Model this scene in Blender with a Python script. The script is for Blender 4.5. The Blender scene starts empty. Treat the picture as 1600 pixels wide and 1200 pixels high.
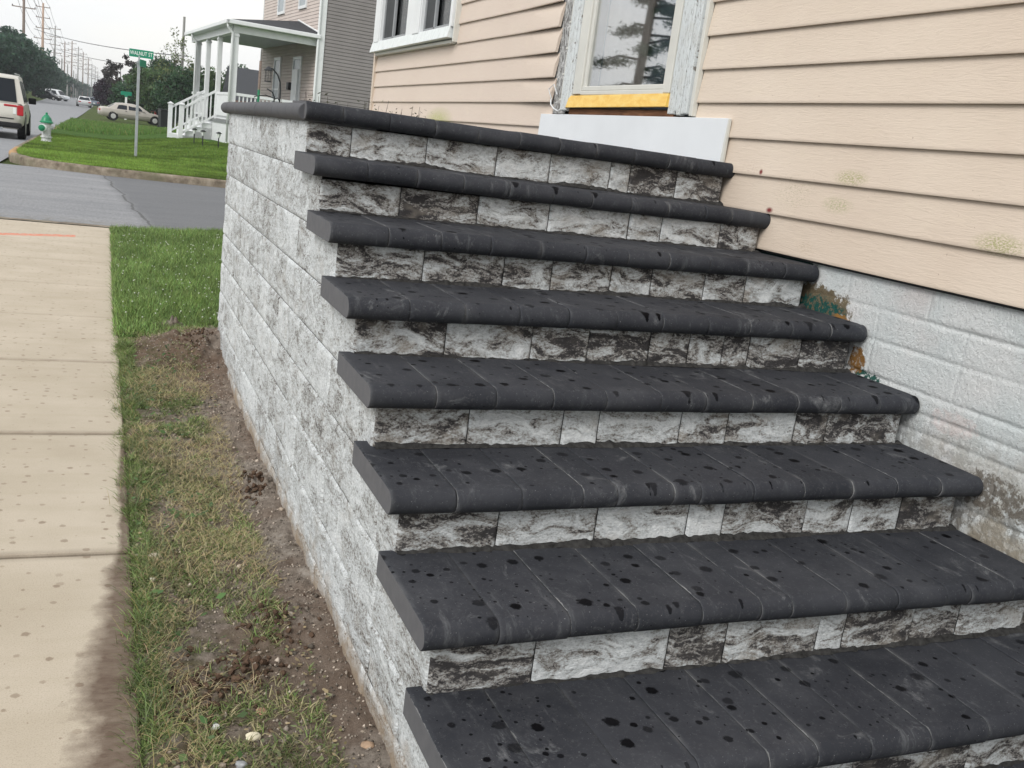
import bpy, bmesh, math, random
import numpy as np
from mathutils import Matrix, Vector
R_ = math.radians
S = bpy.context.scene
COL = S.collection

# ------------------------------------------------------------------ camera, world, sun, exposure
G = -1.575                     # street level (top of the landing is z = 0)
W = 1.9225                     # plane of the house wall
HH = 0.0657                    # thickness of the bullnose pavers
OV = 0.042                     # side wall plane
cd = bpy.data.cameras.new('camera'); cam = bpy.data.objects.new('camera', cd); COL.objects.link(cam)
cd.sensor_width = 36.0; cd.lens = 36.0 * 1512.4 / 1600.0; cd.clip_start = 0.05; cd.clip_end = 5000
M = ((0.91902, 0.39331, -0.02649), (-0.37353, 0.89035, 0.2603), (0.12597, -0.22933, 0.96516))
cm = Matrix.Identity(4)
for i in range(3):
    cm[i][0] = M[i][0]; cm[i][1] = M[i][2]; cm[i][2] = -M[i][1]
cm[0][3], cm[1][3], cm[2][3] = -0.64976, -3.66742, -0.08712
cam.matrix_world = cm
S.camera = cam

SUN_EL, SUN_AZ = 40.0, -128.0        # azimuth measured from +y towards +x
wd = bpy.data.worlds.new('World'); S.world = wd; wd.use_nodes = True
nt = wd.node_tree; nt.nodes.clear()
wo = nt.nodes.new('ShaderNodeOutputWorld'); bg = nt.nodes.new('ShaderNodeBackground')
sky = nt.nodes.new('ShaderNodeTexSky'); sky.sky_type = 'NISHITA'; sky.sun_disc = False
sky.sun_elevation = R_(SUN_EL); sky.sun_rotation = R_(SUN_AZ)
tc = nt.nodes.new('ShaderNodeTexCoord'); mp = nt.nodes.new('ShaderNodeMapping')
mp.inputs['Scale'].default_value = (1.0, 1.0, 3.0)
nz = nt.nodes.new('ShaderNodeTexNoise'); nz.inputs['Scale'].default_value = 1.6; nz.inputs['Detail'].default_value = 4
rp = nt.nodes.new('ShaderNodeValToRGB')
rp.color_ramp.elements[0].position = 0.32; rp.color_ramp.elements[0].color = (7.9, 8.5, 9.6, 1)
rp.color_ramp.elements[1].position = 0.66; rp.color_ramp.elements[1].color = (10.3, 9.9, 9.1, 1)
mx = nt.nodes.new('ShaderNodeMix'); mx.data_type = 'RGBA'; mx.inputs[0].default_value = 0.93
nt.links.new(tc.outputs['Generated'], mp.inputs['Vector']); nt.links.new(mp.outputs[0], nz.inputs['Vector'])
nt.links.new(nz.outputs['Fac'], rp.inputs[0])
nt.links.new(sky.outputs[0], mx.inputs['A']); nt.links.new(rp.outputs[0], mx.inputs['B'])
nt.links.new(mx.outputs['Result'], bg.inputs['Color']); bg.inputs['Strength'].default_value = 0.071
nt.links.new(bg.outputs[0], wo.inputs[0])
sl = bpy.data.lights.new('sun', 'SUN'); sl.energy = 1.5; sl.angle = R_(28); sl.color = (1.0, 0.985, 0.955)
so = bpy.data.objects.new('sun', sl); COL.objects.link(so)
sd = Vector((math.sin(R_(SUN_AZ)) * math.cos(R_(SUN_EL)), math.cos(R_(SUN_AZ)) * math.cos(R_(SUN_EL)), math.sin(R_(SUN_EL))))
so.rotation_euler = sd.to_track_quat('Z', 'Y').to_euler()
S.view_settings.view_transform = 'Standard'; S.view_settings.look = 'None'
S.view_settings.exposure = 0.74; S.view_settings.gamma = 1.0
S.render.engine = 'CYCLES'
S.cycles.max_bounces = 6; S.cycles.diffuse_bounces = 3; S.cycles.glossy_bounces = 3
S.cycles.transparent_max_bounces = 8; S.cycles.volume_bounces = 0
S.cycles.use_adaptive_sampling = True

# ------------------------------------------------------------------ numpy noise
def _h(ix, iy, iz, s):
    n = (ix.astype(np.int64) * 374761393 + iy.astype(np.int64) * 668265263 + iz.astype(np.int64) * 2147483647 + s * 974711) & 0xffffffff
    n = ((n ^ (n >> 13)) * 1274126177) & 0xffffffff
    n = ((n ^ (n >> 16)) * 2246822519) & 0xffffffff
    return ((n ^ (n >> 15)) & 0xffffff) / float(0xffffff)
def vnoise(x, y, z=0.0, s=0):
    x, y, z = np.broadcast_arrays(np.asarray(x, float), np.asarray(y, float), np.asarray(z, float))
    ix, iy, iz = np.floor(x), np.floor(y), np.floor(z)
    fx, fy, fz = x - ix, y - iy, z - iz
    fx, fy, fz = [f * f * (3 - 2 * f) for f in (fx, fy, fz)]
    r = 0
    for dx in (0, 1):
        for dy in (0, 1):
            for dz in (0, 1):
                w = (fx if dx else 1 - fx) * (fy if dy else 1 - fy) * (fz if dz else 1 - fz)
                r = r + w * _h(ix + dx, iy + dy, iz + dz, s)
    return r * 2 - 1
def fbm(x, y, z=0.0, s=0, o=4):
    r, a = 0, 1.0
    for k in range(o):
        r = r + a * vnoise(np.asarray(x) * 2 ** k, np.asarray(y) * 2 ** k, np.asarray(z) * 2 ** k, s + k * 17); a *= 0.5
    return r / 1.9
def sstep(a, b, x):
    t = np.clip((x - a) / (b - a), 0, 1); return t * t * (3 - 2 * t)

# ------------------------------------------------------------------ mesh + object helpers
def tag(o, label=None, cat=None, group=None, kind=None):
    if label: o['label'] = label
    if cat: o['category'] = cat
    if group: o['group'] = group
    if kind: o['kind'] = kind
    return o
def empty(name, loc=(0, 0, 0), rz=0.0):
    o = bpy.data.objects.new(name, None); COL.objects.link(o); o.location = loc; o.rotation_euler = (0, 0, rz)
    o.empty_display_size = 0.2; return o
def mk(name, V, F, mat, parent=None, uv=None, col=None, smooth=False, midx=None):
    """V (n,3); F either (m,k) int array or list of lists; uv/col per vertex"""
    me = bpy.data.meshes.new(name); V = np.asarray(V, np.float32)
    if isinstance(F, np.ndarray):
        k = F.shape[1]; m = F.shape[0]
        me.vertices.add(len(V)); me.vertices.foreach_set('co', V.ravel())
        me.loops.add(m * k); me.loops.foreach_set('vertex_index', F.astype(np.int32).ravel())
        me.polygons.add(m); me.polygons.foreach_set('loop_start', np.arange(0, m * k, k, dtype=np.int32))
        try: me.polygons.foreach_set('loop_total', np.full(m, k, np.int32))
        except Exception: pass
        lv = F.ravel()
    else:
        me.from_pydata([tuple(v) for v in V], [], F)
        lv = np.array([i for f in F for i in f])
    if uv is not None:
        uvs = uv if isinstance(uv, dict) else {'UVMap': uv}
        for n, a in uvs.items():
            l = me.uv_layers.new(name=n); l.data.foreach_set('uv', np.asarray(a, np.float32)[lv].ravel())
    if col is not None:
        c = np.ones((len(V), 4), np.float32); c[:, :3] = col
        a = me.color_attributes.new('Col', 'FLOAT_COLOR', 'POINT'); a.data.foreach_set('color', c.ravel())
    me.update(calc_edges=True); me.validate()
    for m_ in (mat if isinstance(mat, (list, tuple)) else [mat]): me.materials.append(m_)
    if midx is not None: me.polygons.foreach_set('material_index', np.asarray(midx, np.int32))
    if smooth: me.polygons.foreach_set('use_smooth', np.ones(len(me.polygons), bool))
    o = bpy.data.objects.new(name, me); COL.objects.link(o)
    if parent is not None: o.parent = parent
    return o
class MB:
    def __init__(s): s.v = []; s.f = []
    def add(s, V, F):
        b = len(s.v); s.v += [tuple(v) for v in V]; s.f += [[i + b for i in f] for f in F]; return s
    def box(s, x0, x1, y0, y1, z0, z1, m=None):
        V = [(x, y, z) for x in (x0, x1) for y in (y0, y1) for z in (z0, z1)]
        if m: V = [tuple(m @ Vector(v)) for v in V]
        return s.add(V, [[0, 1, 3, 2], [4, 6, 7, 5], [0, 4, 5, 1], [2, 3, 7, 6], [0, 2, 6, 4], [1, 5, 7, 3]])
    def tube(s, pts, r, n=8, cap=True):
        pts = [Vector(p) for p in pts]; rs = r if isinstance(r, (list, tuple)) else [r] * len(pts)
        V = []; F = []; up = Vector((0, 0, 1))
        for i, p in enumerate(pts):
            d = (pts[min(i + 1, len(pts) - 1)] - pts[max(i - 1, 0)]).normalized()
            a = d.cross(up if abs(d.z) < 0.9 else Vector((1, 0, 0))).normalized(); b = d.cross(a)
            for k in range(n):
                t = 2 * math.pi * k / n; V.append(p + (a * math.cos(t) + b * math.sin(t)) * rs[i])
        for i in range(len(pts) - 1):
            for k in range(n):
                F.append([i * n + k, i * n + (k + 1) % n, (i + 1) * n + (k + 1) % n, (i + 1) * n + k])
        if cap: F.append(list(range(n))[::-1]); F.append([(len(pts) - 1) * n + k for k in range(n)])
        return s.add(V, F)
    def lathe(s, prof, n=16, at=(0, 0, 0), axis='z'):
        V = []; F = []
        for r, h in prof:
            for k in range(n):
                t = 2 * math.pi * k / n; a, b = r * math.cos(t), r * math.sin(t)
                v = {'z': (a, b, h), 'x': (h, a, b), 'y': (a, h, b)}[axis]
                V.append((v[0] + at[0], v[1] + at[1], v[2] + at[2]))
        for i in range(len(prof) - 1):
            for k in range(n): F.append([i * n + k, i * n + (k + 1) % n, (i + 1) * n + (k + 1) % n, (i + 1) * n + k])
        F.append(list(range(n))[::-1]); F.append([(len(prof) - 1) * n + k for k in range(n)])
        return s.add(V, F)
    def build(s, name, mat, parent=None, bevel=0, smooth=False):
        o = mk(name, np.array(s.v), s.f, mat, parent, smooth=smooth)
        bm = bmesh.new(); bm.from_mesh(o.data); bmesh.ops.recalc_face_normals(bm, faces=bm.faces); bm.to_mesh(o.data); bm.free()
        if bevel:
            m = o.modifiers.new('bevel', 'BEVEL'); m.width = bevel; m.segments = 2; m.limit_method = 'ANGLE'
        return o
def copy_tree(o, parent=None):
    c = o.copy(); COL.objects.link(c); c.parent = parent
    for ch in list(o.children): copy_tree(ch, c)
    return c
def grid(nu, nv):
    i, j = np.meshgrid(np.arange(nu - 1), np.arange(nv - 1), indexing='ij')
    a = (i * nv + j).ravel(); return np.stack([a, a + nv, a + nv + 1, a + 1], 1)

# ------------------------------------------------------------------ material mini language
class N:
    def __init__(s, name):
        s.m = bpy.data.materials.new(name); s.m.use_nodes = True; s.t = s.m.node_tree; s.t.nodes.clear()
        s.out = s.t.nodes.new('ShaderNodeOutputMaterial'); s.b = s.t.nodes.new('ShaderNodeBsdfPrincipled')
        s.t.links.new(s.b.outputs[0], s.out.inputs[0])
    def n(s, ty, ins=None, **kw):
        x = s.t.nodes.new('ShaderNode' + ty)
        for k, v in kw.items(): setattr(x, k, v)
        for k, v in (ins or {}).items():
            sock = x.inputs[k]
            if isinstance(v, bpy.types.NodeSocket): s.t.links.new(v, sock)
            else: sock.default_value = v
        return x
    def math(s, op, a, b=0.0, c=0.0, clamp=False):
        x = s.n('Math', {0: a, 1: b, 2: c}, operation=op); x.use_clamp = clamp; return x.outputs[0]
    def coord(s, which='Object'): return s.n('TexCoord').outputs[which]
    def uv(s, name='UVMap'): return s.n('UVMap', uv_map=name).outputs[0]
    def map(s, v, sc=(1, 1, 1), loc=(0, 0, 0), rot=(0, 0, 0)):
        return s.n('Mapping', {'Vector': v, 'Scale': sc, 'Location': loc, 'Rotation': rot}).outputs[0]
    def noise(s, v, scale, detail=3, rough=0.5, dist=0.0):
        return s.n('TexNoise', {'Vector': v, 'Scale': scale, 'Detail': detail, 'Roughness': rough, 'Distortion': dist}).outputs['Fac']
    def ramp(s, f, pts):
        r = s.n('ValToRGB', {0: f}); cr = r.color_ramp
        while len(cr.elements) < len(pts): cr.elements.new(0.5)
        for e, (p, c) in zip(cr.elements, pts):
            e.position = p; e.color = (c, c, c, 1) if isinstance(c, (int, float)) else (c[0], c[1], c[2], 1)
        return r.outputs[0]
    def mix(s, f, a, b, mode='MIX'):
        x = s.n('Mix', data_type='RGBA', blend_type=mode)
        for k, v in (('Factor', f), ('A', a), ('B', b)):
            sock = [i for i in x.inputs if i.name == k and i.enabled][0]
            if isinstance(v, bpy.types.NodeSocket): s.t.links.new(v, sock)
            elif k == 'Factor': sock.default_value = v
            else: sock.default_value = (v[0], v[1], v[2], 1) if not isinstance(v, (int, float)) else (v, v, v, 1)
        return [o for o in x.outputs if o.enabled][0]
    def bump(s, h, strength=0.3, dist=0.01):
        s.t.links.new(s.n('Bump', {'Height': h, 'Strength': strength, 'Distance': dist}).outputs[0], s.b.inputs['Normal'])
    def done(s, col=None, rough=0.7, spec=0.3, metal=0.0, **kw):
        def st(k, v):
            if isinstance(v, bpy.types.NodeSocket): s.t.links.new(v, s.b.inputs[k])
            else: s.b.inputs[k].default_value = (v[0], v[1], v[2], 1) if isinstance(v, tuple) else v
        if col is not None: st('Base Color', col)
        st('Roughness', rough); st('Specular IOR Level', spec); st('Metallic', metal)
        for k, v in kw.items(): st(k.replace('_', ' '), v)
        return s.m
    def sep(s, v): return s.n('SeparateXYZ', {0: v}).outputs
    def comb(s, x, y, z=0.0): return s.n('CombineXYZ', {0: x, 1: y, 2: z}).outputs[0]
def plain(name, col, rough=0.6, spec=0.3, metal=0.0, var=0.12, sc=6.0, bump=0.0):
    """a simple material with slight uneven tone"""
    a = N(name); f = a.noise(a.coord(), sc, 4, 0.6)
    lo = tuple(c * (1 - var) for c in col); hi = tuple(min(1, c * (1 + var)) for c in col)
    c = a.ramp(f, [(0.3, lo), (0.7, hi)])
    if bump: a.bump(a.noise(a.coord(), sc * 12, 4, 0.6), bump, 0.004)
    return a.done(c, rough, spec, metal)

def m_stone(name, light=0.0, big_=1.0, fl_=1.0):
    a = N(name); u = a.uv(); at = a.n('Attribute', attribute_name='Col').outputs['Color']
    r = a.sep(at)
    warp = a.noise(a.map(u, (5, 9, 1)), 1.0, 3, 0.6)
    wv = a.n('VectorMath', {0: u, 1: a.comb(a.math('MULTIPLY', warp, 0.10), a.math('MULTIPLY', a.noise(a.map(u, (7, 7, 1), (3, 9, 0)), 1.0, 2), 0.075))}, operation='ADD').outputs[0]
    big = a.noise(a.map(wv, (6.5, 17, 1), rot=(0, 0, 0.25)), 1.0, 7, 0.66, 1.3)
    fleck = a.noise(a.map(u, (1, 1.3, 1)), 150, 3, 0.8)
    fleck2 = a.noise(a.map(u, (1, 1.6, 1), (5, 1, 0)), 70, 3, 0.65, 0.6)
    v = a.math('ADD', a.math('MULTIPLY_ADD', big, big_, 0.5 - 0.5 * big_), a.math('MULTIPLY', a.math('SUBTRACT', fleck, 0.5), 0.34 * fl_))
    v = a.math('ADD', v, a.math('MULTIPLY', a.math('SUBTRACT', fleck2, 0.5), 0.36 * fl_))
    v = a.math('ADD', v, a.math('MULTIPLY', a.math('SUBTRACT', r[0], 0.5), 0.13))
    v = a.math('ADD', v, light)
    dark = (0.050, 0.047, 0.048); mid = (0.235, 0.218, 0.20); li = (0.56, 0.575, 0.58)
    c = a.ramp(v, [(0.41, dark), (0.45, (0.085, 0.082, 0.084)), (0.485, mid), (0.54, (0.37, 0.37, 0.36)), (0.60, (0.55, 0.575, 0.585)), (0.74, (0.76, 0.78, 0.785))])
    tan = a.math('MULTIPLY', a.ramp(a.noise(a.map(u, (8, 12, 1), (9, 4, 0)), 1.0, 3, 0.6), [(0.52, 0.0), (0.66, 1.0)]), a.math('MULTIPLY', r[1], 0.45 if fl_ < 1.1 else 0.3))
    c = a.mix(tan, c, (0.34, 0.305, 0.26))
    # rusty splash stain near some corners and soil splash at the wall foot
    w = a.n('NewGeometry').outputs['Position']; p = a.sep(w)
    edge = a.math('ADD', p[2], a.math('MULTIPLY', a.noise(w, 14, 3), 0.22))
    dirt = a.ramp(a.math('MULTIPLY_ADD', edge, 1.0, 1.7), [(0.235, 0.9), (0.36, 0.0)])
    c = a.mix(dirt, c, (0.33, 0.25, 0.17))
    a.bump(a.math('ADD', a.noise(a.map(u, (1, 1.4, 1)), 60, 6, 0.7), a.math('MULTIPLY', fleck, 0.7)), 0.9, 0.008)
    return a.done(c, 0.85, 0.25)
M_STONE = m_stone('split_face_stone', 0.043); M_STONE_S = m_stone('split_face_stone_side', 0.094, 0.56, 1.35)

def m_paver():
    a = N('charcoal_paver'); P = a.n('NewGeometry').outputs['Position']; p = a.sep(P)
    at = a.sep(a.n('Attribute', attribute_name='Col').outputs['Color'])
    base = a.mix(at[0], (0.019, 0.021, 0.027), (0.028, 0.030, 0.037))
    base = a.mix(a.ramp(a.noise(P, 7, 5, 0.65), [(0.48, 0.0), (0.8, 0.5)]), base, (0.075, 0.077, 0.085))
    grain = a.noise(P, 420, 2, 0.7)
    base = a.mix(a.math('MULTIPLY', a.ramp(grain, [(0.25, 1.0), (0.45, 0.0)]), 0.35), base, (0.015, 0.015, 0.017))
    base = a.mix(a.ramp(a.noise(P, 260, 1), [(0.74, 0.0), (0.79, 0.7)]), base, (0.28, 0.28, 0.28))
    # dust scuffs
    q = a.map(P, (3.0, 2.2, 2.2), rot=(0, 0, 0.5))
    sc = a.math('MULTIPLY', a.ramp(a.noise(q, 2.2, 6, 0.72, 0.9), [(0.59, 0.0), (0.73, 1.0)]), a.ramp(a.noise(P, 60, 4, 0.7), [(0.35, 0.1), (0.65, 0.7)]))
    base = a.mix(sc, base, (0.27, 0.275, 0.28))
    st_ = a.math('MULTIPLY', a.ramp(a.noise(a.map(P, (26, 5, 5)), 1.0, 5, 0.75), [(0.58, 0.0), (0.72, 0.5)]), a.ramp(a.noise(P, 3.3, 3), [(0.45, 0.0), (0.62, 1.0)]))
    base = a.mix(st_, base, (0.16, 0.165, 0.17))
    base = a.mix(a.ramp(a.noise(P, 2.1, 5, 0.7), [(0.42, 0.0), (0.66, 0.40)]), base, (0.056, 0.059, 0.068))
    base = a.mix(a.ramp(a.noise(P, 95, 3, 0.8), [(0.55, 0.0), (0.72, 0.35)]), base, (0.11, 0.11, 0.115))
    # pale cut ends of the slabs
    base = a.mix(at[1], base, a.mix(a.noise(P, 30, 4), (0.085, 0.086, 0.094), (0.135, 0.134, 0.140)))
    # sand line in the joints
    e = a.sep(a.uv('Edge')); d = a.math('MINIMUM', e[0], e[1])
    ln = a.math('MULTIPLY', a.math('LESS_THAN', d, a.math('MULTIPLY', a.math('MAXIMUM', a.math('SUBTRACT', a.noise(P, 30, 4, 0.7), 0.30), 0.0), 0.0085)), a.math('MULTIPLY', at[2], a.ramp(a.noise(P, 7, 3), [(0.38, 0.05), (0.68, 0.5)])))
    base = a.mix(ln, base, (0.34, 0.34, 0.33))
    halo = a.math('MULTIPLY', a.ramp(d, [(0.0, 1.0), (0.014, 0.0)]), a.math('MULTIPLY', a.ramp(a.noise(P, 9, 3), [(0.48, 0.0), (0.7, 1.0)]), 0.30))
    base = a.mix(halo, base, (0.2, 0.2, 0.2))
    # water drops
    jit = a.noise(P, 300, 2)
    x = a.math('ADD', p[0], a.math('MULTIPLY', a.math('SUBTRACT', jit, 0.5), 0.004))
    yz = a.math('SUBTRACT', p[1], p[2])
    nzf = a.ramp(a.sep(a.n('NewGeometry').outputs['Normal'])[2], [(0.0, 0.15), (0.5, 0.5), (0.92, 1.0)])
    jit2 = a.noise(P, 90, 3, 0.7); drops = None
    for sc_, rmax, thr, off in ((12.0, 0.26, 0.36, 0.0), (19.0, 0.20, 0.66, 7.7), (36.0, 0.21, 0.55, 3.3)):
        vo = a.n('TexVoronoi', {'Vector': a.comb(a.math('ADD', x, off), yz), 'Scale': sc_, 'Randomness': 1.0}, voronoi_dimensions='2D')
        cs = a.sep(vo.outputs['Color'])
        rad = a.math('MULTIPLY', a.math('MULTIPLY', a.math('MAXIMUM', a.math('SUBTRACT', cs[0], thr), 0.0), rmax / (1 - thr)), nzf)
        if off == 3.3: rad = a.math('MULTIPLY', rad, a.ramp(a.noise(P, 2.6, 2), [(0.50, 0.0), (0.6, 1.0)]))
        dr = a.math('MULTIPLY', a.ramp(a.math('ADD', a.math('DIVIDE', vo.outputs['Distance'], a.math('MAXIMUM', rad, 0.0001)), a.math('MULTIPLY', a.math('SUBTRACT', jit2, 0.5), 0.9)), [(0.72, 1.0), (1.0, 0.0)]), a.math('MULTIPLY_ADD', cs[1], 0.45, 0.62))
        drops = dr if drops is None else a.math('MAXIMUM', drops, dr)
    drops = a.math('MULTIPLY', drops, a.math('SUBTRACT', 1.0, at[1]))
    base = a.mix(drops, base, (0.0022, 0.0022, 0.0032))
    a.bump(a.math('ADD', grain, a.math('MULTIPLY', a.noise(P, 35, 4), 0.8)), 0.16, 0.002)
    return a.done(base, a.math('MULTIPLY_ADD', drops, -0.05, 0.74), a.math('MULTIPLY_ADD', drops, -0.17, 0.25))
M_PAVER = m_paver()

def m_siding():
    a = N('beige_wood_grain_siding'); P = a.n('NewGeometry').outputs['Position']; p = a.sep(P)
    q = a.map(P, (1, 3.2, 26)); g = a.noise(q, 3.2, 6, 0.62, 1.4)
    c = a.ramp(a.noise(P, 1.7, 4), [(0.3, (0.615, 0.508, 0.412)), (0.7, (0.67, 0.567, 0.467))])
    pink = a.ramp(p[1], [(0.0, 0.0), (0.06, 1.0)])
    c = a.mix(a.math('MULTIPLY', a.ramp(a.math('MULTIPLY', p[1], 0.3), [(0.3, 0.0), (0.9, 1.0)]), 0.6), c, (0.62, 0.515, 0.45))
    c = a.mix(a.ramp(a.noise(a.map(P, (1, 2, 4)), 3.0, 4, 0.6, 0.5), [(0.56, 0.0), (0.75, 0.28)]), c, (0.70, 0.60, 0.47))
    nn = a.noise(a.map(P, (1, 10, 26)), 9, 6, 0.78)
    def blob(y, z, ry, rz, col, lo=0.47, hi=0.53, am=0.95):
        nonlocal c
        ry, rz = ry * 1.25, rz * 1.25
        dy = a.math('DIVIDE', a.math('SUBTRACT', p[1], y), ry); dz = a.math('DIVIDE', a.math('SUBTRACT', p[2], z), rz)
        d = a.math('SQRT', a.math('ADD', a.math('MULTIPLY', dy, dy), a.math('MULTIPLY', dz, dz)))
        m = a.math('MULTIPLY', a.ramp(d, [(0.35, 1.0), (1.0, 0.0)]), a.ramp(nn, [(lo, 0.0), (hi, am)])); c = a.mix(m, c, col)
    grn = (0.36, 0.34, 0.17)
    blob(-0.73, -0.015, 0.085, 0.028, grn); blob(-0.68, -0.12, 0.08, 0.03, (0.42, 0.39, 0.24)); blob(-1.45, -0.17, 0.10, 0.035, grn)
    blob(4.35, 0.10, 0.33, 0.10, (0.40, 0.40, 0.16), 0.42, 0.5); blob(-0.42, -0.10, 0.13, 0.07, (0.42, 0.37, 0.25), 0.54, 0.6)
    blob(-0.11, -0.01, 0.09, 0.03, (0.30, 0.16, 0.12), 0.56, 0.62, 0.6); blob(-0.18, -0.028, 0.012, 0.012, (0.19, 0.03, 0.03), 0.1, 0.2, 1)
    blob(-0.285, -0.178, 0.022, 0.012, (0.19, 0.03, 0.03), 0.3, 0.4, 1); blob(-0.55, -0.30, 0.06, 0.03, (0.4, 0.3, 0.2), 0.5, 0.6, 0.5)
    c = a.mix(a.ramp(a.noise(P, 90, 1), [(0.79, 0.0), (0.81, 0.6)]), c, (0.2, 0.12, 0.09))
    c = a.mix(a.ramp(g, [(0.36, 0.18), (0.47, 0.0)]), c, (0.50, 0.42, 0.34))
    a.bump(g, 0.45, 0.004)
    return a.done(c, 0.55, 0.3)
M_SIDING = m_siding()

def m_found():
    a = N('painted_block_foundation'); P = a.n('NewGeometry').outputs['Position']; p = a.sep(P)
    c = a.ramp(a.noise(P, 5, 4), [(0.3, (0.74, 0.785, 0.785)), (0.7, (0.84, 0.84, 0.83))])
    c = a.mix(a.ramp(a.noise(P, 3.1, 3), [(0.55, 0.0), (0.7, 0.5)]), c, (0.74, 0.66, 0.64))
    nn = a.noise(P, 26, 6, 0.75); pk = a.noise(P, 120, 3, 0.7)
    # worn dirty paint low down towards the tread line
    low = a.math('ADD', p[2], a.math('MULTIPLY', p[1], -0.575))   # relative to the slope of the stairs
    wear = a.math('MULTIPLY', a.ramp(a.math('MULTIPLY_ADD', low, 1.6, 0.55), [(0.22, 1.0), (0.62, 0.0)]), 1.0)
    wz = a.math('MULTIPLY', a.ramp(a.math('ADD', p[2], 1.3), [(0.20, 0.9), (0.60, 0.0)]), 1.0)
    c = a.mix(a.math('MULTIPLY', wz, a.ramp(nn, [(0.44, 0.0), (0.52, 0.9)])), c, (0.16, 0.135, 0.10))
    c = a.mix(a.math('MULTIPLY', wz, a.ramp(a.noise(P, 8, 4), [(0.48, 0.0), (0.6, 0.8)])), c, (0.44, 0.38, 0.29))
    c = a.mix(a.ramp(pk, [(0.32, 0.6), (0.40, 0.0)]), c, (0.28, 0.28, 0.27))
    c = a.mix(a.ramp(a.noise(P, 45, 5, 0.8), [(0.62, 0.0), (0.75, 0.35)]), c, (0.50, 0.49, 0.46))
    def blob(y, z, ry, rz, col, lo, hi, am=1.0):
        nonlocal c
        dy = a.math('DIVIDE', a.math('SUBTRACT', p[1], y), ry); dz = a.math('DIVIDE', a.math('SUBTRACT', p[2], z), rz)
        d = a.math('SQRT', a.math('ADD', a.math('MULTIPLY', dy, dy), a.math('MULTIPLY', dz, dz)))
        d = a.math('ADD', d, a.math('MULTIPLY', a.math('SUBTRACT', nn, 0.5), 1.3))
        m = a.math('MULTIPLY', a.ramp(d, [(0.75, 1.0), (0.85, 0.0)]), a.ramp(a.noise(P, 40, 4, 0.7), [(lo, 0.0), (hi, am)])); c = a.mix(m, c, col)
    blob(-0.63, -0.51, 0.27, 0.10, (0.20, 0.16, 0.10), 0.2, 0.3); blob(-0.67, -0.525, 0.20, 0.065, (0.012, 0.10, 0.085), 0.42, 0.5)
    blob(-0.80, -0.54, 0.07, 0.03, (0.38, 0.19, 0.05), 0.3, 0.5); blob(-1.0, -0.72, 0.09, 0.045, (0.03, 0.11, 0.09), 0.45, 0.52)
    blob(-0.35, -0.37, 0.32, 0.045, (0.012, 0.05, 0.045), 0.1, 0.2); blob(-0.93, -0.66, 0.05, 0.06, (0.3, 0.15, 0.04), 0.3, 0.5)
    blob(-1.62, -0.93, 0.20, 0.075, (0.15, 0.125, 0.095), 0.40, 0.5, 0.85); blob(-1.42, -0.76, 0.12, 0.05, (0.78, 0.62, 0.59), 0.3, 0.55, 0.4)
    a.bump(a.math('ADD', a.noise(P, 72, 5, 0.85), a.math('MULTIPLY', a.noise(P, 160, 3, 0.8), 0.6)), 1.0, 0.011)
    return a.done(c, 0.7, 0.3)
M_FOUND = m_found()

def m_soil():
    a = N('bare_soil'); P = a.coord(); p = a.sep(P)
    c = a.ramp(a.noise(P, 16, 7, 0.72), [(0.32, (0.09, 0.068, 0.052)), (0.42, (0.22, 0.185, 0.155)), (0.56, (0.34, 0.295, 0.25)), (0.70, (0.47, 0.42, 0.37))])
    c = a.mix(a.ramp(a.noise(P, 2.2, 4), [(0.42, 0.0), (0.6, 0.75)]), c, (0.19, 0.135, 0.10))
    mo = a.math('SUBTRACT', p[1], a.math('MULTIPLY_ADD', a.noise(P, 4, 4), 0.5, 2.2))
    c = a.mix(a.math('MULTIPLY', a.ramp(a.math('ABSOLUTE', mo), [(0.3, 0.85), (0.7, 0.0)]), a.noise(P, 12, 4)), c, (0.11, 0.062, 0.038))
    c = a.mix(a.ramp(a.noise(P, 150, 2), [(0.72, 0.0), (0.78, 0.6)]), c, (0.42, 0.38, 0.33))
    c = a.mix(a.math('MULTIPLY', a.ramp(a.math('MULTIPLY_ADD', p[0], -1.0, 0.0), [(0.10, 0.0), (0.35, 1.0)]), a.ramp(a.noise(P, 20, 4), [(0.4, 0.0), (0.6, 0.6)])), c, (0.09, 0.085, 0.035))
    a.bump(a.noise(P, 110, 7, 0.8), 1.0, 0.014)
    return a.done(c, 0.95, 0.15)
M_SOIL = m_soil()

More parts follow.
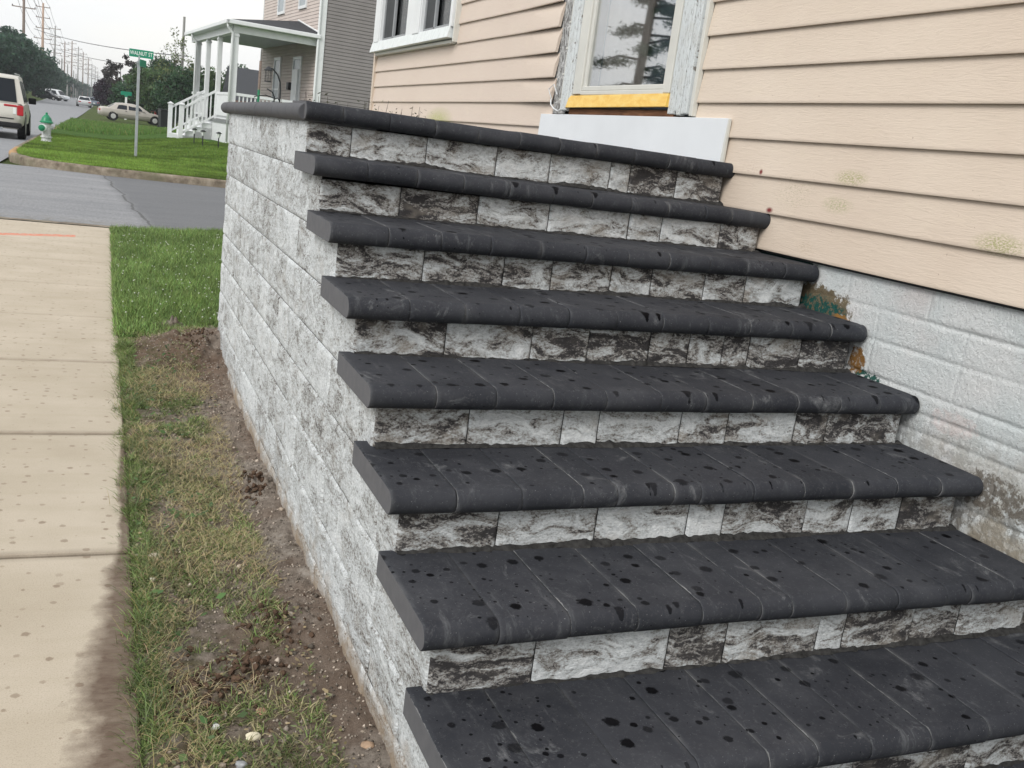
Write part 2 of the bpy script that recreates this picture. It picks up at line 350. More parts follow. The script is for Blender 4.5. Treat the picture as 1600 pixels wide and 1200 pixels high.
def m_walk():
    a = N('sidewalk_concrete'); P = a.n('NewGeometry').outputs['Position']; p = a.sep(P)
    c = a.ramp(a.noise(P, 2.3, 5, 0.6), [(0.3, (0.43, 0.37, 0.285)), (0.7, (0.52, 0.455, 0.365))])
    c = a.mix(a.ramp(a.noise(a.map(P, (1, 6, 1)), 1.4, 3, 0.55), [(0.5, 0.0), (0.75, 0.4)]), c, (0.40, 0.34, 0.25))
    gr = a.noise(P, 240, 4, 0.7); c = a.mix(a.ramp(gr, [(0.30, 0.55), (0.5, 0.0)]), c, (0.23, 0.19, 0.15))
    # rain spots
    jit = a.noise(P, 120, 3)
    x = a.math('ADD', p[0], a.math('MULTIPLY', a.math('SUBTRACT', jit, 0.5), 0.012))
    y = a.math('ADD', p[1], a.math('MULTIPLY', a.math('SUBTRACT', a.noise(a.map(P, loc=(4, 4, 4)), 120, 3), 0.5), 0.012))
    vo = a.n('TexVoronoi', {'Vector': a.comb(x, y), 'Scale': 13.5, 'Randomness': 1.0}, voronoi_dimensions='2D'); cs = a.sep(vo.outputs['Color'])
    rad = a.math('MULTIPLY', a.math('MAXIMUM', a.math('SUBTRACT', cs[0], 0.25), 0.0), 0.27)
    dr = a.math('MULTIPLY', a.ramp(a.math('DIVIDE', vo.outputs['Distance'], a.math('MAXIMUM', rad, 0.0001)), [(0.7, 1.0), (1.0, 0.0)]), a.math('MULTIPLY_ADD', cs[1], 0.4, 0.3))
    c = a.mix(dr, c, (0.20, 0.145, 0.10))
    # damp earthy band next to the dirt strip
    d = a.math('SUBTRACT', -0.53, p[0])
    wdt = a.math('MULTIPLY_ADD', a.ramp(a.math('MULTIPLY_ADD', p[1], -0.3, 0.5), [(0.18, 0.0), (0.62, 0.25), (0.95, 1.0)]), 0.20, 0.012)
    e = a.math('DIVIDE', d, a.math('MULTIPLY', wdt, a.math('MULTIPLY_ADD', a.noise(a.map(P, (1.0, 1.0, 1)), 3.0, 6, 0.62), 3.0, -0.6)))
    wet = a.math('MULTIPLY', a.ramp(e, [(0.55, 1.0), (1.1, 0.0)]), a.math('LESS_THAN', p[1], 3.4))
    wet = a.math('MULTIPLY', wet, a.math('MULTIPLY_ADD', a.noise(a.map(P, (1, 2.5, 1)), 9, 5, 0.7), 0.7, 0.5))
    c = a.mix(wet, c, (0.105, 0.07, 0.05))
    jd = None
    for jy in (-1.70, -0.36, 0.97, 2.35, 3.68, 4.97, 6.28, 7.62):
        q = a.math('ABSOLUTE', a.math('SUBTRACT', p[1], jy)); jd = q if jd is None else a.math('MINIMUM', jd, q)
    c = a.mix(a.math('MULTIPLY', a.ramp(jd, [(0.012, 1.0), (0.05, 0.0)]), a.math('MULTIPLY', a.noise(P, 9, 4), a.ramp(a.math('MULTIPLY', p[1], 0.2), [(0.4, 0.9), (0.6, 0.25)]))), c, (0.17, 0.13, 0.095))
    # orange spray paint line near the street
    o = a.math('ABSOLUTE', a.math('SUBTRACT', p[1], a.math('MULTIPLY_ADD', p[0], 0.45, 8.55)))
    o = a.math('MULTIPLY', a.math('LESS_THAN', o, 0.09), a.math('MULTIPLY', a.math('LESS_THAN', p[0], -0.92), a.ramp(a.noise(P, 30, 3), [(0.35, 0.2), (0.6, 0.9)])))
    c = a.mix(o, c, (0.62, 0.16, 0.09))
    a.bump(a.math('ADD', gr, a.noise(a.map(P, (1, 18, 1)), 14, 2)), 0.25, 0.003)
    return a.done(c, 0.85, 0.25)
M_WALK = m_walk()

def m_asphalt(name, lo, hi, patch=True):
    a = N(name); P = a.n('NewGeometry').outputs['Position']; p = a.sep(P)
    c = a.ramp(a.noise(a.map(P, (0.5, 2.2, 1)), 1.1, 6, 0.62), [(0.3, lo), (0.7, hi)])
    c = a.mix(a.ramp(a.noise(P, 28, 5, 0.85), [(0.48, 0.0), (0.62, 0.55)]), c, tuple(x * 1.6 for x in hi))
    c = a.mix(a.ramp(a.noise(a.map(P, loc=(7, 3, 1)), 22, 5, 0.85), [(0.5, 0.0), (0.66, 0.5)]), c, tuple(x * 0.45 for x in lo))
    if patch:   # newer, darker patch of asphalt to the right of an oblique seam
        s = a.math('SUBTRACT', a.math('ADD', p[0], a.math('MULTIPLY', a.noise(P, 0.7, 4, 0.6), 0.30)), a.math('MULTIPLY_ADD', p[1], -0.067, 0.725))
        c = a.mix(a.math('MULTIPLY', a.ramp(a.math('MULTIPLY_ADD', s, 2.0, 0.5), [(0.2, 0.0), (0.7, 1.0)]), 0.7), c, tuple(x * 0.60 for x in lo))
        c = a.mix(a.math('MULTIPLY', a.math('LESS_THAN', a.math('ABSOLUTE', s), 0.02), 0.6), c, (0.05, 0.05, 0.045))
        c = a.mix(a.math('MULTIPLY', a.ramp(a.math('MULTIPLY', p[1], 0.1), [(0.93, 1.0), (1.08, 0.0)]), a.ramp(a.noise(P, 5, 5, 0.7), [(0.45, 0.0), (0.6, 0.7)])), c, (0.16, 0.14, 0.10))
    cr = a.n('TexVoronoi', {'Vector': P, 'Scale': 0.5, 'Randomness': 1.0}, feature='DISTANCE_TO_EDGE').outputs['Distance']
    c = a.mix(a.math('MULTIPLY', a.math('LESS_THAN', a.math('ADD', cr, a.math('MULTIPLY', a.math('SUBTRACT', a.noise(P, 3, 5, 0.7), 0.5), 0.02)), 0.0), 0.5), c, (0.06, 0.06, 0.06))
    a.bump(a.noise(P, 110, 4, 0.7), 0.4, 0.006)
    return a.done(c, 0.85, 0.3)
M_CROSS = m_asphalt('worn_asphalt', (0.17, 0.175, 0.185), (0.26, 0.26, 0.265))
M_MAIN = m_asphalt('main_asphalt', (0.20, 0.205, 0.215), (0.26, 0.265, 0.275), False)

def m_lawn(name, lo, mid, hi):
    a = N(name); P = a.coord()
    c = a.ramp(a.noise(a.map(P, (0.6, 1.8, 1)), 1.3, 6, 0.7), [(0.3, lo), (0.5, mid), (0.72, hi)])
    c = a.mix(a.ramp(a.noise(P, 26, 5, 0.75), [(0.35, 0.7), (0.6, 0.0)]), c, tuple(x * 0.35 for x in lo))
    a.bump(a.noise(P, 18, 6, 0.8), 1.0, 0.08)
    return a.done(c, 0.9, 0.1)
M_LAWN = m_lawn('mown_grass_ground', (0.050, 0.115, 0.018), (0.085, 0.175, 0.03), (0.14, 0.24, 0.05))
M_VERGE = m_lawn('rough_grass_ground', (0.06, 0.085, 0.025), (0.10, 0.14, 0.04), (0.16, 0.17, 0.07))

def m_blade(name):
    a = N(name); c = a.n('Attribute', attribute_name='Col').outputs['Color']
    tr = a.n('BsdfTranslucent', {'Color': c}); a.done(c, 0.55, 0.25)
    ms = a.n('MixShader', {0: 0.3, 1: a.b.outputs[0], 2: tr.outputs[0]}); a.t.links.new(ms.outputs[0], a.out.inputs[0])
    return a.m
M_BLADE = m_blade('grass_blades'); M_LEAF = m_blade('leaves')

def m_curb():
    a = N('old_concrete_curb'); P = a.n('NewGeometry').outputs['Position']; p = a.sep(P)
    c = a.ramp(a.noise(P, 4, 6, 0.7), [(0.32, (0.10, 0.08, 0.06)), (0.52, (0.24, 0.20, 0.15)), (0.72, (0.38, 0.335, 0.27))])
    c = a.mix(a.ramp(a.noise(P, 1.4, 4, 0.6), [(0.5, 0.0), (0.65, 0.6)]), c, (0.12, 0.12, 0.07))
    o = a.math('MULTIPLY', a.math('LESS_THAN', p[0], -2.3), a.math('MULTIPLY', a.math('MULTIPLY', a.math('GREATER_THAN', p[1], 20.3), a.math('LESS_THAN', p[1], 23.0)), a.math('GREATER_THAN', p[2], G + 0.10)))
    c = a.mix(a.math('MULTIPLY', o, 0.6), c, (0.55, 0.31, 0.13))
    a.bump(a.noise(P, 30, 5, 0.75), 0.6, 0.02)
    return a.done(c, 0.9, 0.2)
M_CURB = m_curb()
def m_peel(name, under, top, thr=0.5):
    a = N(name); P = a.n('NewGeometry').outputs['Position']
    n = a.noise(a.map(P, (1, 30, 3.5)), 7, 7, 0.75); c = a.mix(a.ramp(n, [(thr - 0.02, 1.0), (thr + 0.02, 0.0)]), top, under)
    c = a.mix(a.ramp(a.noise(P, 8, 4), [(0.5, 0.0), (0.7, 0.35)]), c, (0.5, 0.48, 0.43))
    a.bump(n, 0.8, 0.006); return a.done(c, 0.75, 0.3)
M_PEEL = m_peel('peeling_white_paint', (0.17, 0.15, 0.13), (0.66, 0.69, 0.69), 0.42)
M_BARE = m_peel('weathered_sheathing', (0.09, 0.08, 0.075), (0.58, 0.58, 0.57), 0.5)
def m_wind():
    a = N('grubby_white_sill'); P = a.n('NewGeometry').outputs['Position']
    c = a.mix(a.ramp(a.noise(a.map(P, (1, 12, 2)), 5, 5, 0.7), [(0.45, 0.0), (0.7, 0.55)]), (0.72, 0.75, 0.75), (0.40, 0.43, 0.41))
    return a.done(c, 0.6, 0.3)
M_SILL = m_wind()
M_WHITE = plain('white_vinyl', (0.72, 0.735, 0.74), 0.4, 0.4, var=0.05)
M_WBOARD = plain('white_board', (0.73, 0.75, 0.77), 0.5, 0.4, var=0.04, sc=3)
M_CREAM = plain('cream_frame', (0.62, 0.61, 0.56), 0.45, 0.4, var=0.05)
def m_brass():
    a = N('yellow_brass_kick_plate'); P = a.n('NewGeometry').outputs['Position']
    c = a.ramp(a.noise(a.map(P, (1, 5, 12)), 2.5, 4, 0.6, 0.6), [(0.35, (0.86, 0.52, 0.10)), (0.6, (0.93, 0.64, 0.18)), (0.8, (0.8, 0.6, 0.3))])
    a.bump(a.noise(P, 20, 3), 0.15, 0.003); return a.done(c, 0.38, 0.5, 0.45)
M_BRASS = m_brass()
def m_wood(name, lo, hi):
    a = N(name); P = a.n('NewGeometry').outputs['Position']
    c = a.ramp(a.noise(a.map(P, (2, 2, 18)), 3, 5, 0.7, 0.8), [(0.3, lo), (0.7, hi)]); a.bump(a.noise(a.map(P, (2, 2, 18)), 9, 4), 0.5, 0.004)
    return a.done(c, 0.75, 0.2)
M_BROWN = m_wood('bare_brown_wood', (0.08, 0.035, 0.018), (0.25, 0.12, 0.06))
M_POLE = m_wood('creosote_pole', (0.16, 0.12, 0.10), (0.33, 0.26, 0.22))
M_POLE2 = m_wood('grey_pole', (0.22, 0.22, 0.21), (0.36, 0.35, 0.33))
M_POLE3 = m_wood('fresh_pole', (0.34, 0.22, 0.16), (0.52, 0.38, 0.29))
def m_glass(name, tint=(0.9, 0.92, 0.93), refl=0.4):
    a = N(name); g = a.n('BsdfGlossy', {'Color': (1, 1, 1, 1), 'Roughness': 0.02}); t = a.n('BsdfTransparent', {'Color': (tint[0], tint[1], tint[2], 1)})
    ms = a.n('MixShader', {0: refl, 1: t.outputs[0], 2: g.outputs[0]}); a.t.links.new(ms.outputs[0], a.out.inputs[0]); return a.m
M_DGLASS = m_glass('door_glass', refl=0.36); M_WGLASS = m_glass('window_glass', refl=0.12)
def carglass(name='dark_glass'):
    a = N(name); return a.done((0.010, 0.014, 0.020), 0.25, 0.25)
M_CGLASS = carglass()
M_CURT = plain('pale_curtain', (0.50, 0.44, 0.385), 0.8, 0.1, sc=14)
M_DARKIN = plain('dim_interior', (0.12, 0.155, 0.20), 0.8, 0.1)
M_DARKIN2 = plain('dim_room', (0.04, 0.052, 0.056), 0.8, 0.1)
M_SCREEN = plain('window_screen_grey', (0.06, 0.063, 0.066), 0.7, 0.2)
M_BLACK = plain('black_rubber', (0.012, 0.012, 0.013), 0.75, 0.3)
M_IRON = plain('black_iron', (0.018, 0.02, 0.022), 0.5, 0.4)
M_STEEL = plain('galvanised_steel', (0.42, 0.44, 0.46), 0.45, 0.5, 0.5, var=0.15)
M_GREEN = plain('green_sign_face', (0.005, 0.23, 0.13), 0.45, 0.4, var=0.06)
M_SWHITE = plain('sign_white', (0.78, 0.80, 0.78), 0.5, 0.3, var=0.03)
M_HGREEN = plain('hydrant_green', (0.01, 0.20, 0.09), 0.4, 0.5, var=0.2, sc=20)
M_HSILV = plain('hydrant_silver', (0.52, 0.53, 0.52), 0.55, 0.5, 0.2, var=0.3, sc=14)
def m_lap(name, c0, c1, pitch, axis_rot=0.0):
    a = N(name); P = a.coord(); p = a.sep(P)
    f = a.math('FRACT', a.math('DIVIDE', a.math('ADD', p[2], 20.0), pitch))
    c = a.ramp(a.noise(P, 1.2, 3), [(0.3, c0), (0.7, c1)])
    a.bump(a.ramp(f, [(0.0, 0.0), (0.12, 1.0), (1.0, 0.25)]), 1.0, 0.05)
    return a.done(c, 0.55, 0.3)
def m_shingle(name, c0, c1):
    a = N(name); P = a.coord()
    n = a.noise(a.map(P, (6, 6, 14)), 3, 5, 0.8); c = a.ramp(n, [(0.3, c0), (0.7, c1)]); a.bump(n, 0.5, 0.02); return a.done(c, 0.9, 0.2)
M_SHING = m_shingle('asphalt_shingles', (0.022, 0.024, 0.028), (0.09, 0.093, 0.10))
M_NPINK = m_lap('taupe_front_siding', (0.47, 0.40, 0.36), (0.53, 0.455, 0.41), 0.115)
M_NGREY = m_lap('grey_side_siding', (0.185, 0.172, 0.165), (0.215, 0.20, 0.192), 0.115)
M_BARK = m_wood('bark', (0.035, 0.027, 0.02), (0.10, 0.08, 0.065))
M_MORTAR = plain('dark_mortar', (0.045, 0.044, 0.043), 0.95, 0.1, var=0.5, sc=60, bump=0.8)
M_CORE = plain('core_fill', (0.05, 0.05, 0.05), 0.95, 0.1)
M_WIRE = plain('wire', (0.08, 0.08, 0.09), 0.6, 0.2)

# ------------------------------------------------------------------ terrain heights
def gz(y):                                      # street level along y
    return G + np.clip((np.asarray(y, float) - 95) * 0.0035, 0, 1.25)
def mainleft(y): return -9.9 + 0.0 * y - np.clip(np.asarray(y, float) - 165, 0, 2000) * 0.034
def lawnz(x, y):
    x = np.asarray(x, float); y = np.asarray(y, float)
    rise = 0.46 * sstep(-0.8, 3.0, x) * sstep(20, 31, y) * (1 - sstep(42, 60, y) * 0.8)
    return gz(y) + 0.165 + rise + 0.02 * fbm(x * 0.7, y * 0.7, 0, 3)
def groundz(x, y):
    x = np.asarray(x, float); y = np.asarray(y, float)
    z = gz(y) - 0.03 + 0 * x
    ml = mainleft(y)
    bank = sstep(0, 5.0, ml - x) * 1.05 * sstep(40, 150, y)
    far = sstep(0, 30, ml - 4 - x) * 0.3
    return z + bank + far
def terrain():
    xs = np.concatenate([-np.geomspace(1500, 40, 26), np.linspace(-38, 40, 118), np.geomspace(42, 1500, 26)])
    ys = np.concatenate([-np.geomspace(600, 12, 14), np.linspace(-10, 60, 71), np.geomspace(61.5, 2500, 60)])
    X, Y = np.meshgrid(xs, ys, indexing='ij')
    V = np.stack([X, Y, groundz(X, Y)], -1).reshape(-1, 3)
    o = mk('ground', V, grid(len(xs), len(ys)), M_VERGE, smooth=True); tag(o, kind='structure')
terrain()
def sheet(name, xs, ys, zf, mat, smooth=True, kind='structure'):
    X, Y = np.meshgrid(xs, ys, indexing='ij'); V = np.stack([X, Y, zf(X, Y)], -1).reshape(-1, 3)
    o = mk(name, V, grid(len(xs), len(ys)), mat, smooth=smooth)
    if kind: tag(o, kind=kind)
    return o
# cross street and the long main street
sheet('cross_street', np.linspace(-60, 60, 61), np.linspace(9.15, 18.75, 25), lambda x, y: gz(y) + 0.004 + 0.0 * x, M_CROSS)
ys = np.concatenate([np.linspace(-40, 60, 41), np.linspace(64, 1500, 120)])
tt = np.linspace(0, 1, 15)
Y = ys[None, :] * np.ones((15, 1)); X = mainleft(Y) + tt[:, None] * (-2.62 - np.clip(Y - 190, 0, 2000) * 0.030 - mainleft(Y))
V = np.stack([X, Y, gz(Y) + 0.008 + 0.0 * X], -1).reshape(-1, 3)
tag(mk('main_street', V, grid(15, len(ys)), M_MAIN, smooth=True), kind='structure')

# sidewalk slabs
JY = [-4.4, -3.03, -1.70, -0.36, 0.97, 2.35, 3.68, 4.97, 6.28, 7.62, 9.17]
mb = MB()
for a_, b_ in zip(JY[:-1], JY[1:]): mb.box(-1.98, -0.53, a_ + (0.012 if a_ < 2 else 0.005), b_ - (0.012 if b_ < 2 else 0.005), G - 0.12, G + 0.0)
o = mb.build('sidewalk', M_WALK, bevel=0.008); tag(o, kind='structure')
mb = MB(); mb.box(-1.98, -0.53, -4.4, 9.15, G - 0.13, G - 0.03); tag(mb.build('sidewalk_base', M_CORE), kind='structure')
o = sheet('street_edge_strip', np.linspace(-12, 30, 30), np.array([9.155, 9.30]), lambda x, y: G + 0.009 + 0 * x, M_CURB)

# far lawn with curb
CP = [(-2.66, 60.0), (-2.66, 40.0), (-2.66, 24.0), (-2.62, 21.2), (-2.50, 20.0), (-2.12, 19.1), (-1.5, 18.55), (-0.6, 18.32), (0.3, 18.25), (1.8, 18.25), (6, 18.25), (14, 18.25), (40, 18.25)]
def dens(P, st=0.25):
    r = []
    for (a, b), (c, d) in zip(P[:-1], P[1:]):
        L = math.hypot(c - a, d - b); n = max(2, int(L / st)) if L < 6 else max(2, int(L / 0.8))
        for k in range(n): r.append((a + (c - a) * k / n, b + (d - b) * k / n))
    r.append(P[-1]); return np.array(r)
cp = dens(CP); tg = np.gradient(cp, axis=0); tg /= np.linalg.norm(tg, axis=1)[:, None]; nr = np.stack([-tg[:, 1], tg[:, 0]], 1)  # nr: left of travel = towards lawn
if nr[-1][1] < 0: nr = -nr
wob = fbm(cp[:, 0] * 2, cp[:, 1] * 2, 0, 5) * 0.012
prof = [(0.0, -0.10), (0.0, 0.10), (0.012, 0.145), (0.035, 0.16), (0.15, 0.165), (0.17, 0.10)]
V = []
for (d, h) in prof:
    q = cp + nr * (d + wob[:, None] * (1 if h < 0.15 else 0.3)); V.append(np.stack([q[:, 0], q[:, 1], gz(q[:, 1]) + h], 1))
V = np.stack(V, 1).reshape(-1, 3)
F = grid(len(cp), len(prof)); tag(mk('curb', V, F, M_CURB), kind='structure')
# lawn sheet: clipped by the curb line through remapping
def lawnleft(y):
    inner = cp + nr * 0.16; m = inner[:, 1] >= 0
    return inner
inner = cp + nr * 0.155
li = np.arange(len(inner)); ncol = 60
V = []
for (x, y) in inner:
    tgt = (min(x + 30, 44), 62.0) if y < 18.6 else (44.0, y + 0.0)
    V.append([(x, y)])
xs = np.concatenate([np.linspace(-2.5, 9, 93), np.linspace(9.6, 44, 30)]); ys = np.concatenate([np.linspace(18.4, 46, 140), np.linspace(46.5, 60, 20)])
X, Y = np.meshgrid(xs, ys, indexing='ij')
def cornerx(y):   # inner corner curve of the curb
    return np.interp(y, [18.40, 18.48, 18.70, 19.2, 20.05, 21.2, 24, 60], [0.3, -0.57, -1.44, -2.02, -2.35, -2.46, -2.50, -2.50])
X2 = np.maximum(X, cornerx(Y)); V = np.stack([X2, Y, lawnz(X2, Y) + 0.0], -1).reshape(-1, 3)
tag(mk('lawn', V, grid(len(xs), len(ys)), M_LAWN, smooth=True), kind='structure')

# near lawn (clover strip) and behind the landing
def nearlawnz(x, y): return G + 0.012 + 0.02 * fbm(np.asarray(x) * 2, np.asarray(y) * 2, 0, 11) + 0.10 * sstep(0.0, 1.5, np.asarray(x)) * sstep(2.5, 4, np.asarray(y))
sheet('clover_lawn', np.linspace(-0.53, 12, 120), np.linspace(3.0, 9.15, 70), nearlawnz, M_LAWN)

# soil strip beside the wall
xs = np.linspace(-0.60, 0.10, 88); ys = np.linspace(-2.6, 3.7, 700)
X, Y = np.meshgrid(xs, ys, indexing='ij')
Z = G + 0.002 + 0.022 * fbm(X * 6, Y * 6, 0, 21) + 0.012 * fbm(X * 30, Y * 30, 0, 22, 3) + 0.006 * fbm(X * 90, Y * 90, 0, 23, 2)
Z += 0.15 * np.exp(-((Y - 2.55) / 0.50) ** 2 - ((X - 0.02) / 0.36) ** 2) * (1 + 0.75 * fbm(X * 9, Y * 9, 0, 24)) + 0.006 * np.abs(fbm(X * 55, Y * 55, 0, 27, 3))
for cx, cy, cr, chh in ((-0.05, 0.20, 0.10, 0.05), (-0.37, -1.30, 0.10, 0.035), (-0.14, -0.95, 0.10, 0.03), (-0.25, -1.22, 0.08, 0.025), (-0.2, 3.4, 0.08, 0.05)):
    m = np.exp(-((X - cx) ** 2 + (Y - cy) ** 2) / cr ** 2); Z += m * chh * (0.5 + 1.1 * np.abs(fbm(X * 38, Y * 38, 0, 25, 3)) * 1.6)
Z += -0.03 * sstep(-0.50, -0.56, X) + 0.012 * sstep(-0.12, 0.04, X)
V = np.stack([X, Y, Z], -1).reshape(-1, 3)
tag(mk('soil', V, grid(len(xs), len(ys)), M_SOIL, smooth=True), kind='structure')
def soilz(x, y):
    i = np.clip(((np.asarray(x) + 0.60) / 0.70 * 87).round().astype(int), 0, 87); j = np.clip(((np.asarray(y) + 2.6) / 6.3 * 699).round().astype(int), 0, 699)
    return Z[i, j]

# ------------------------------------------------------------------ grass blades (stuff)
rng = np.random.default_rng(7)
def blades(name, x, y, z, h, w, lean, colr, label, curl=0.5):
    n = len(x); ang = rng.uniform(0, 2 * np.pi, n); fa = rng.uniform(0, 2 * np.pi, n)
    dx, dy = np.cos(ang), np.sin(ang); sx, sy = np.cos(fa) * w / 2, np.sin(fa) * w / 2
    base = np.stack([x, y, z], 1); pts = []
    for t in (0.0, 0.4, 0.75, 1.0):
        le = lean * (t ** (1 + curl)); hz = t * np.sqrt(np.clip(1 - lean ** 2 * t * 0.9, 0.03, 1))
        c = base + np.stack([dx * le * h, dy * le * h, hz * h], 1); ww = (1 - t) ** 0.6 if t < 1 else 0
        if t < 1:
            pts.append(c - np.stack([sx, sy, 0 * sx], 1) * ww); pts.append(c + np.stack([sx, sy, 0 * sx], 1) * ww)
        else: pts.append(c)
    V = np.stack(pts, 1).reshape(-1, 3); b = np.arange(n)[:, None] * 7
    q = np.concatenate([b + np.array([0, 1, 3, 2]), b + np.array([2, 3, 5, 4]), b + np.array([4, 5, 6, 6])])
    T = np.concatenate([b + np.array([0, 1, 3]), b + np.array([0, 3, 2]), b + np.array([2, 3, 5]), b + np.array([2, 5, 4]), b + np.array([4, 5, 6])])
    col = np.repeat(colr, 7, axis=0)
    o = mk(name, V, T, M_BLADE, col=col); tag(o, label, 'grass', kind='stuff'); return o
def gcol(n, base, var=0.3, dry=0.0, drycol=(0.30, 0.25, 0.11)):
    c = np.array(base)[None, :] * (1 + var * rng.uniform(-1, 1, (n, 1))) * (1 + 0.12 * rng.uniform(-1, 1, (n, 3)))
    if np.isscalar(dry): dry = np.full(n, dry)
    m = rng.random(n) < dry; c[m] = np.array(drycol) * (1 + 0.4 * rng.uniform(-1, 1, (m.sum(), 1))); return c
# clover strip
n = 62000; y = 3.0 + 6.15 * rng.random(n) ** 0.8; x = -0.56 + 2.0 * rng.random(n) * np.interp(y, [3, 9], [0.36, 0.9]); x = np.clip(x, -0.575, 3)
keep = (x < 0.03) | (y > 2.8); x, y = x[keep], y[keep]; n = len(x)
patch = fbm(x * 3, y * 3, 0, 31)
h = (0.045 + 0.05 * rng.random(n)) * (1 + 0.35 * patch) * (0.6 + 0.4 * sstep(3.0, 3.7, y)); c = gcol(n, (0.20, 0.29, 0.095), 0.6) * (1 + 0.4 * patch[:, None])
blades('grass', x, y, nearlawnz(x, y) - 0.004, h, 0.006 + 0 * x, rng.uniform(0.2, 0.97, n), c, 'lush green grass with clover between sidewalk and block wall')
n = 330; x = rng.uniform(-0.52, 1.2, n); y = 3.4 + 5.0 * rng.random(n) ** 1.3
V = []; F = []
ico = [(0, 0, 1), (.894, 0, .447), (.276, .851, .447), (-.724, .526, .447), (-.724, -.526, .447), (.276, -.851, .447), (.724, .526, -.447), (-.276, .851, -.447), (-.894, 0, -.447), (-.276, -.851, -.447), (.724, -.526, -.447), (0, 0, -1)]
icf = [(0, 1, 2), (0, 2, 3), (0, 3, 4), (0, 4, 5), (0, 5, 1), (1, 6, 2), (2, 7, 3), (3, 8, 4), (4, 9, 5), (5, 10, 1), (6, 7, 2), (7, 8, 3), (8, 9, 4), (9, 10, 5), (10, 6, 1), (11, 7, 6), (11, 8, 7), (11, 9, 8), (11, 10, 9), (11, 6, 10)]
for k in range(n):
    r = rng.uniform(0.0035, 0.0075); zz = float(nearlawnz(x[k], y[k])) + rng.uniform(0.05, 0.085)
    b = len(V); V += [(x[k] + r * p[0], y[k] + r * p[1], zz + r * p[2]) for p in ico]; F += [[b + i for i in f] for f in icf]
M_CLOV = plain('clover_white', (0.50, 0.54, 0.42), 0.8, 0.1)
tag(mk('clover_flowers', np.array(V), F, M_CLOV, smooth=True), 'tiny white clover blossoms scattered through the green grass strip', 'clover flowers', kind='stuff')
# ragged strip
n = 125000; y = rng.uniform(-2.3, 3.3, n); x = -0.56 + 0.60 * rng.random(n) ** 1.25
dn = fbm(x * 5, y * 3.2, 0, 41); soilm = np.exp(-((y - 2.55) / 0.48) ** 4) * 1.0 * (x > -0.47 + 0.05 * dn)
lim = np.interp(y, [-2.3, -1.3, -0.6, 0.4, 1.2, 2.0, 3.3], [-0.08, -0.08, -0.10, -0.19, -0.15, -0.12, 0.05])
keep = (x < lim + 0.08 * dn) & (dn > -0.46 + 0.55 * rng.random(n) - 0.25 * (x < -0.47)) & (vnoise(x * 16, y * 13, 0, 57) > -0.45) & (rng.random(n) > soilm) & (x < 0.0)
x, y, dn = x[keep], y[keep], dn[keep]; n = len(x)
edge = sstep(-0.38, -0.54, x)
dry = np.clip(0.42 - 0.35 * edge + 0.35 * fbm(x * 4, y * 2, 0, 43), 0.05, 0.85)
h = (0.012 + 0.030 * rng.random(n)) * (1 + 1.0 * edge * rng.random(n) ** 2) ; c = gcol(n, (0.165, 0.225, 0.075), 0.6, dry, (0.37, 0.33, 0.19)) * (1 + 0.5 * fbm(x * 7, y * 6, 0, 58))[:, None]
blades('grass', x, y, soilz(x, y) - 0.003, h, 0.0024 + 0.0020 * rng.random(n), rng.uniform(0.70, 1.0, n), c, 'trampled half dry grass in the dirt strip beside the sidewalk', 0.3)
n = 1100; cl = rng.choice(7, n); cy = np.array([-1.35, -0.95, -0.5, 0.15, 0.7, 1.4, 2.0])[cl]; cxx = np.array([-0.50, -0.50, -0.46, -0.50, -0.50, -0.5, -0.5])[cl]
x = cxx + rng.normal(0, 0.035, n); y = cy + rng.normal(0, 0.10, n)
blades('grass', x, y, soilz(x, y) - 0.003, 0.05 + 0.08 * rng.random(n), 0.0026 + 0 * x, rng.uniform(0.5, 1.0, n), gcol(n, (0.15, 0.19, 0.085), 0.4, 0.25), 'long grass tufts leaning over the sidewalk edge', 0.6)
n = 15000; y = rng.uniform(-2.0, 2.1, n); x = -0.5 + 0.42 * rng.random(n); k = fbm(x * 4, y * 3, 0, 47) > 0.02; x, y = x[k], y[k]; n = len(x)
blades('straw', x, y, soilz(x, y) + 0.010, 0.02 + 0.06 * rng.random(n) ** 2, 0.0018 + 0 * x, np.full(n, 0.99), gcol(n, (0.46, 0.39, 0.22), 0.35), 'loose dry straw lying on the dirt strip', 0.1)
# broad weed leaves near strip
n = 5000; y = rng.uniform(-2.2, 2.6, n); x = -0.55 + 0.5 * rng.random(n) ** 1.2; k = fbm(x * 5, y * 4, 0, 53) > -0.1; x, y = x[k], y[k]; n = len(x)
CLIP = (x, y)
def leafset(name, x, y, z, r, colr, label, mat=None, tilt=0.6, kind='stuff', cat='weeds'):
    n = len(x); a = rng.uniform(0, 2 * np.pi, n); t = rng.uniform(-tilt, tilt, n); u = rng.uniform(-tilt, tilt, n)
    ex = np.stack([np.cos(a), np.sin(a), t], 1) * r[:, None]; ey = np.stack([-np.sin(a), np.cos(a), u], 1) * r[:, None] * 0.6
    c = np.stack([x, y, z], 1); V = np.stack([c - ex, c - 0.2 * ex - ey, c + 0.5 * ex - 0.6 * ey, c + ex, c + 0.5 * ex + 0.6 * ey, c - 0.2 * ex + ey], 1).reshape(-1, 3)
    b = np.arange(n)[:, None] * 6; F = np.concatenate([b + np.array([0, 1, 2, 5]), b + np.array([5, 2, 3, 4])])
    o = mk(name, V, F, mat or M_LEAF, col=np.repeat(colr, 6, 0)); tag(o, label, cat, kind=kind); return o
n = 420; y = rng.uniform(-1.6, 2.4, n); x = -0.53 + 0.3 * rng.random(n); k = fbm(x * 3, y * 2.4, 0, 49) > 0.05; x, y = x[k], y[k]; n = len(x)
leafset('weed_leaves', x, y, soilz(x, y) + 0.03, rng.uniform(0.006, 0.017, n), gcol(n, (0.085, 0.14, 0.05), 0.4), 'small broad weed leaves among the trampled grass')
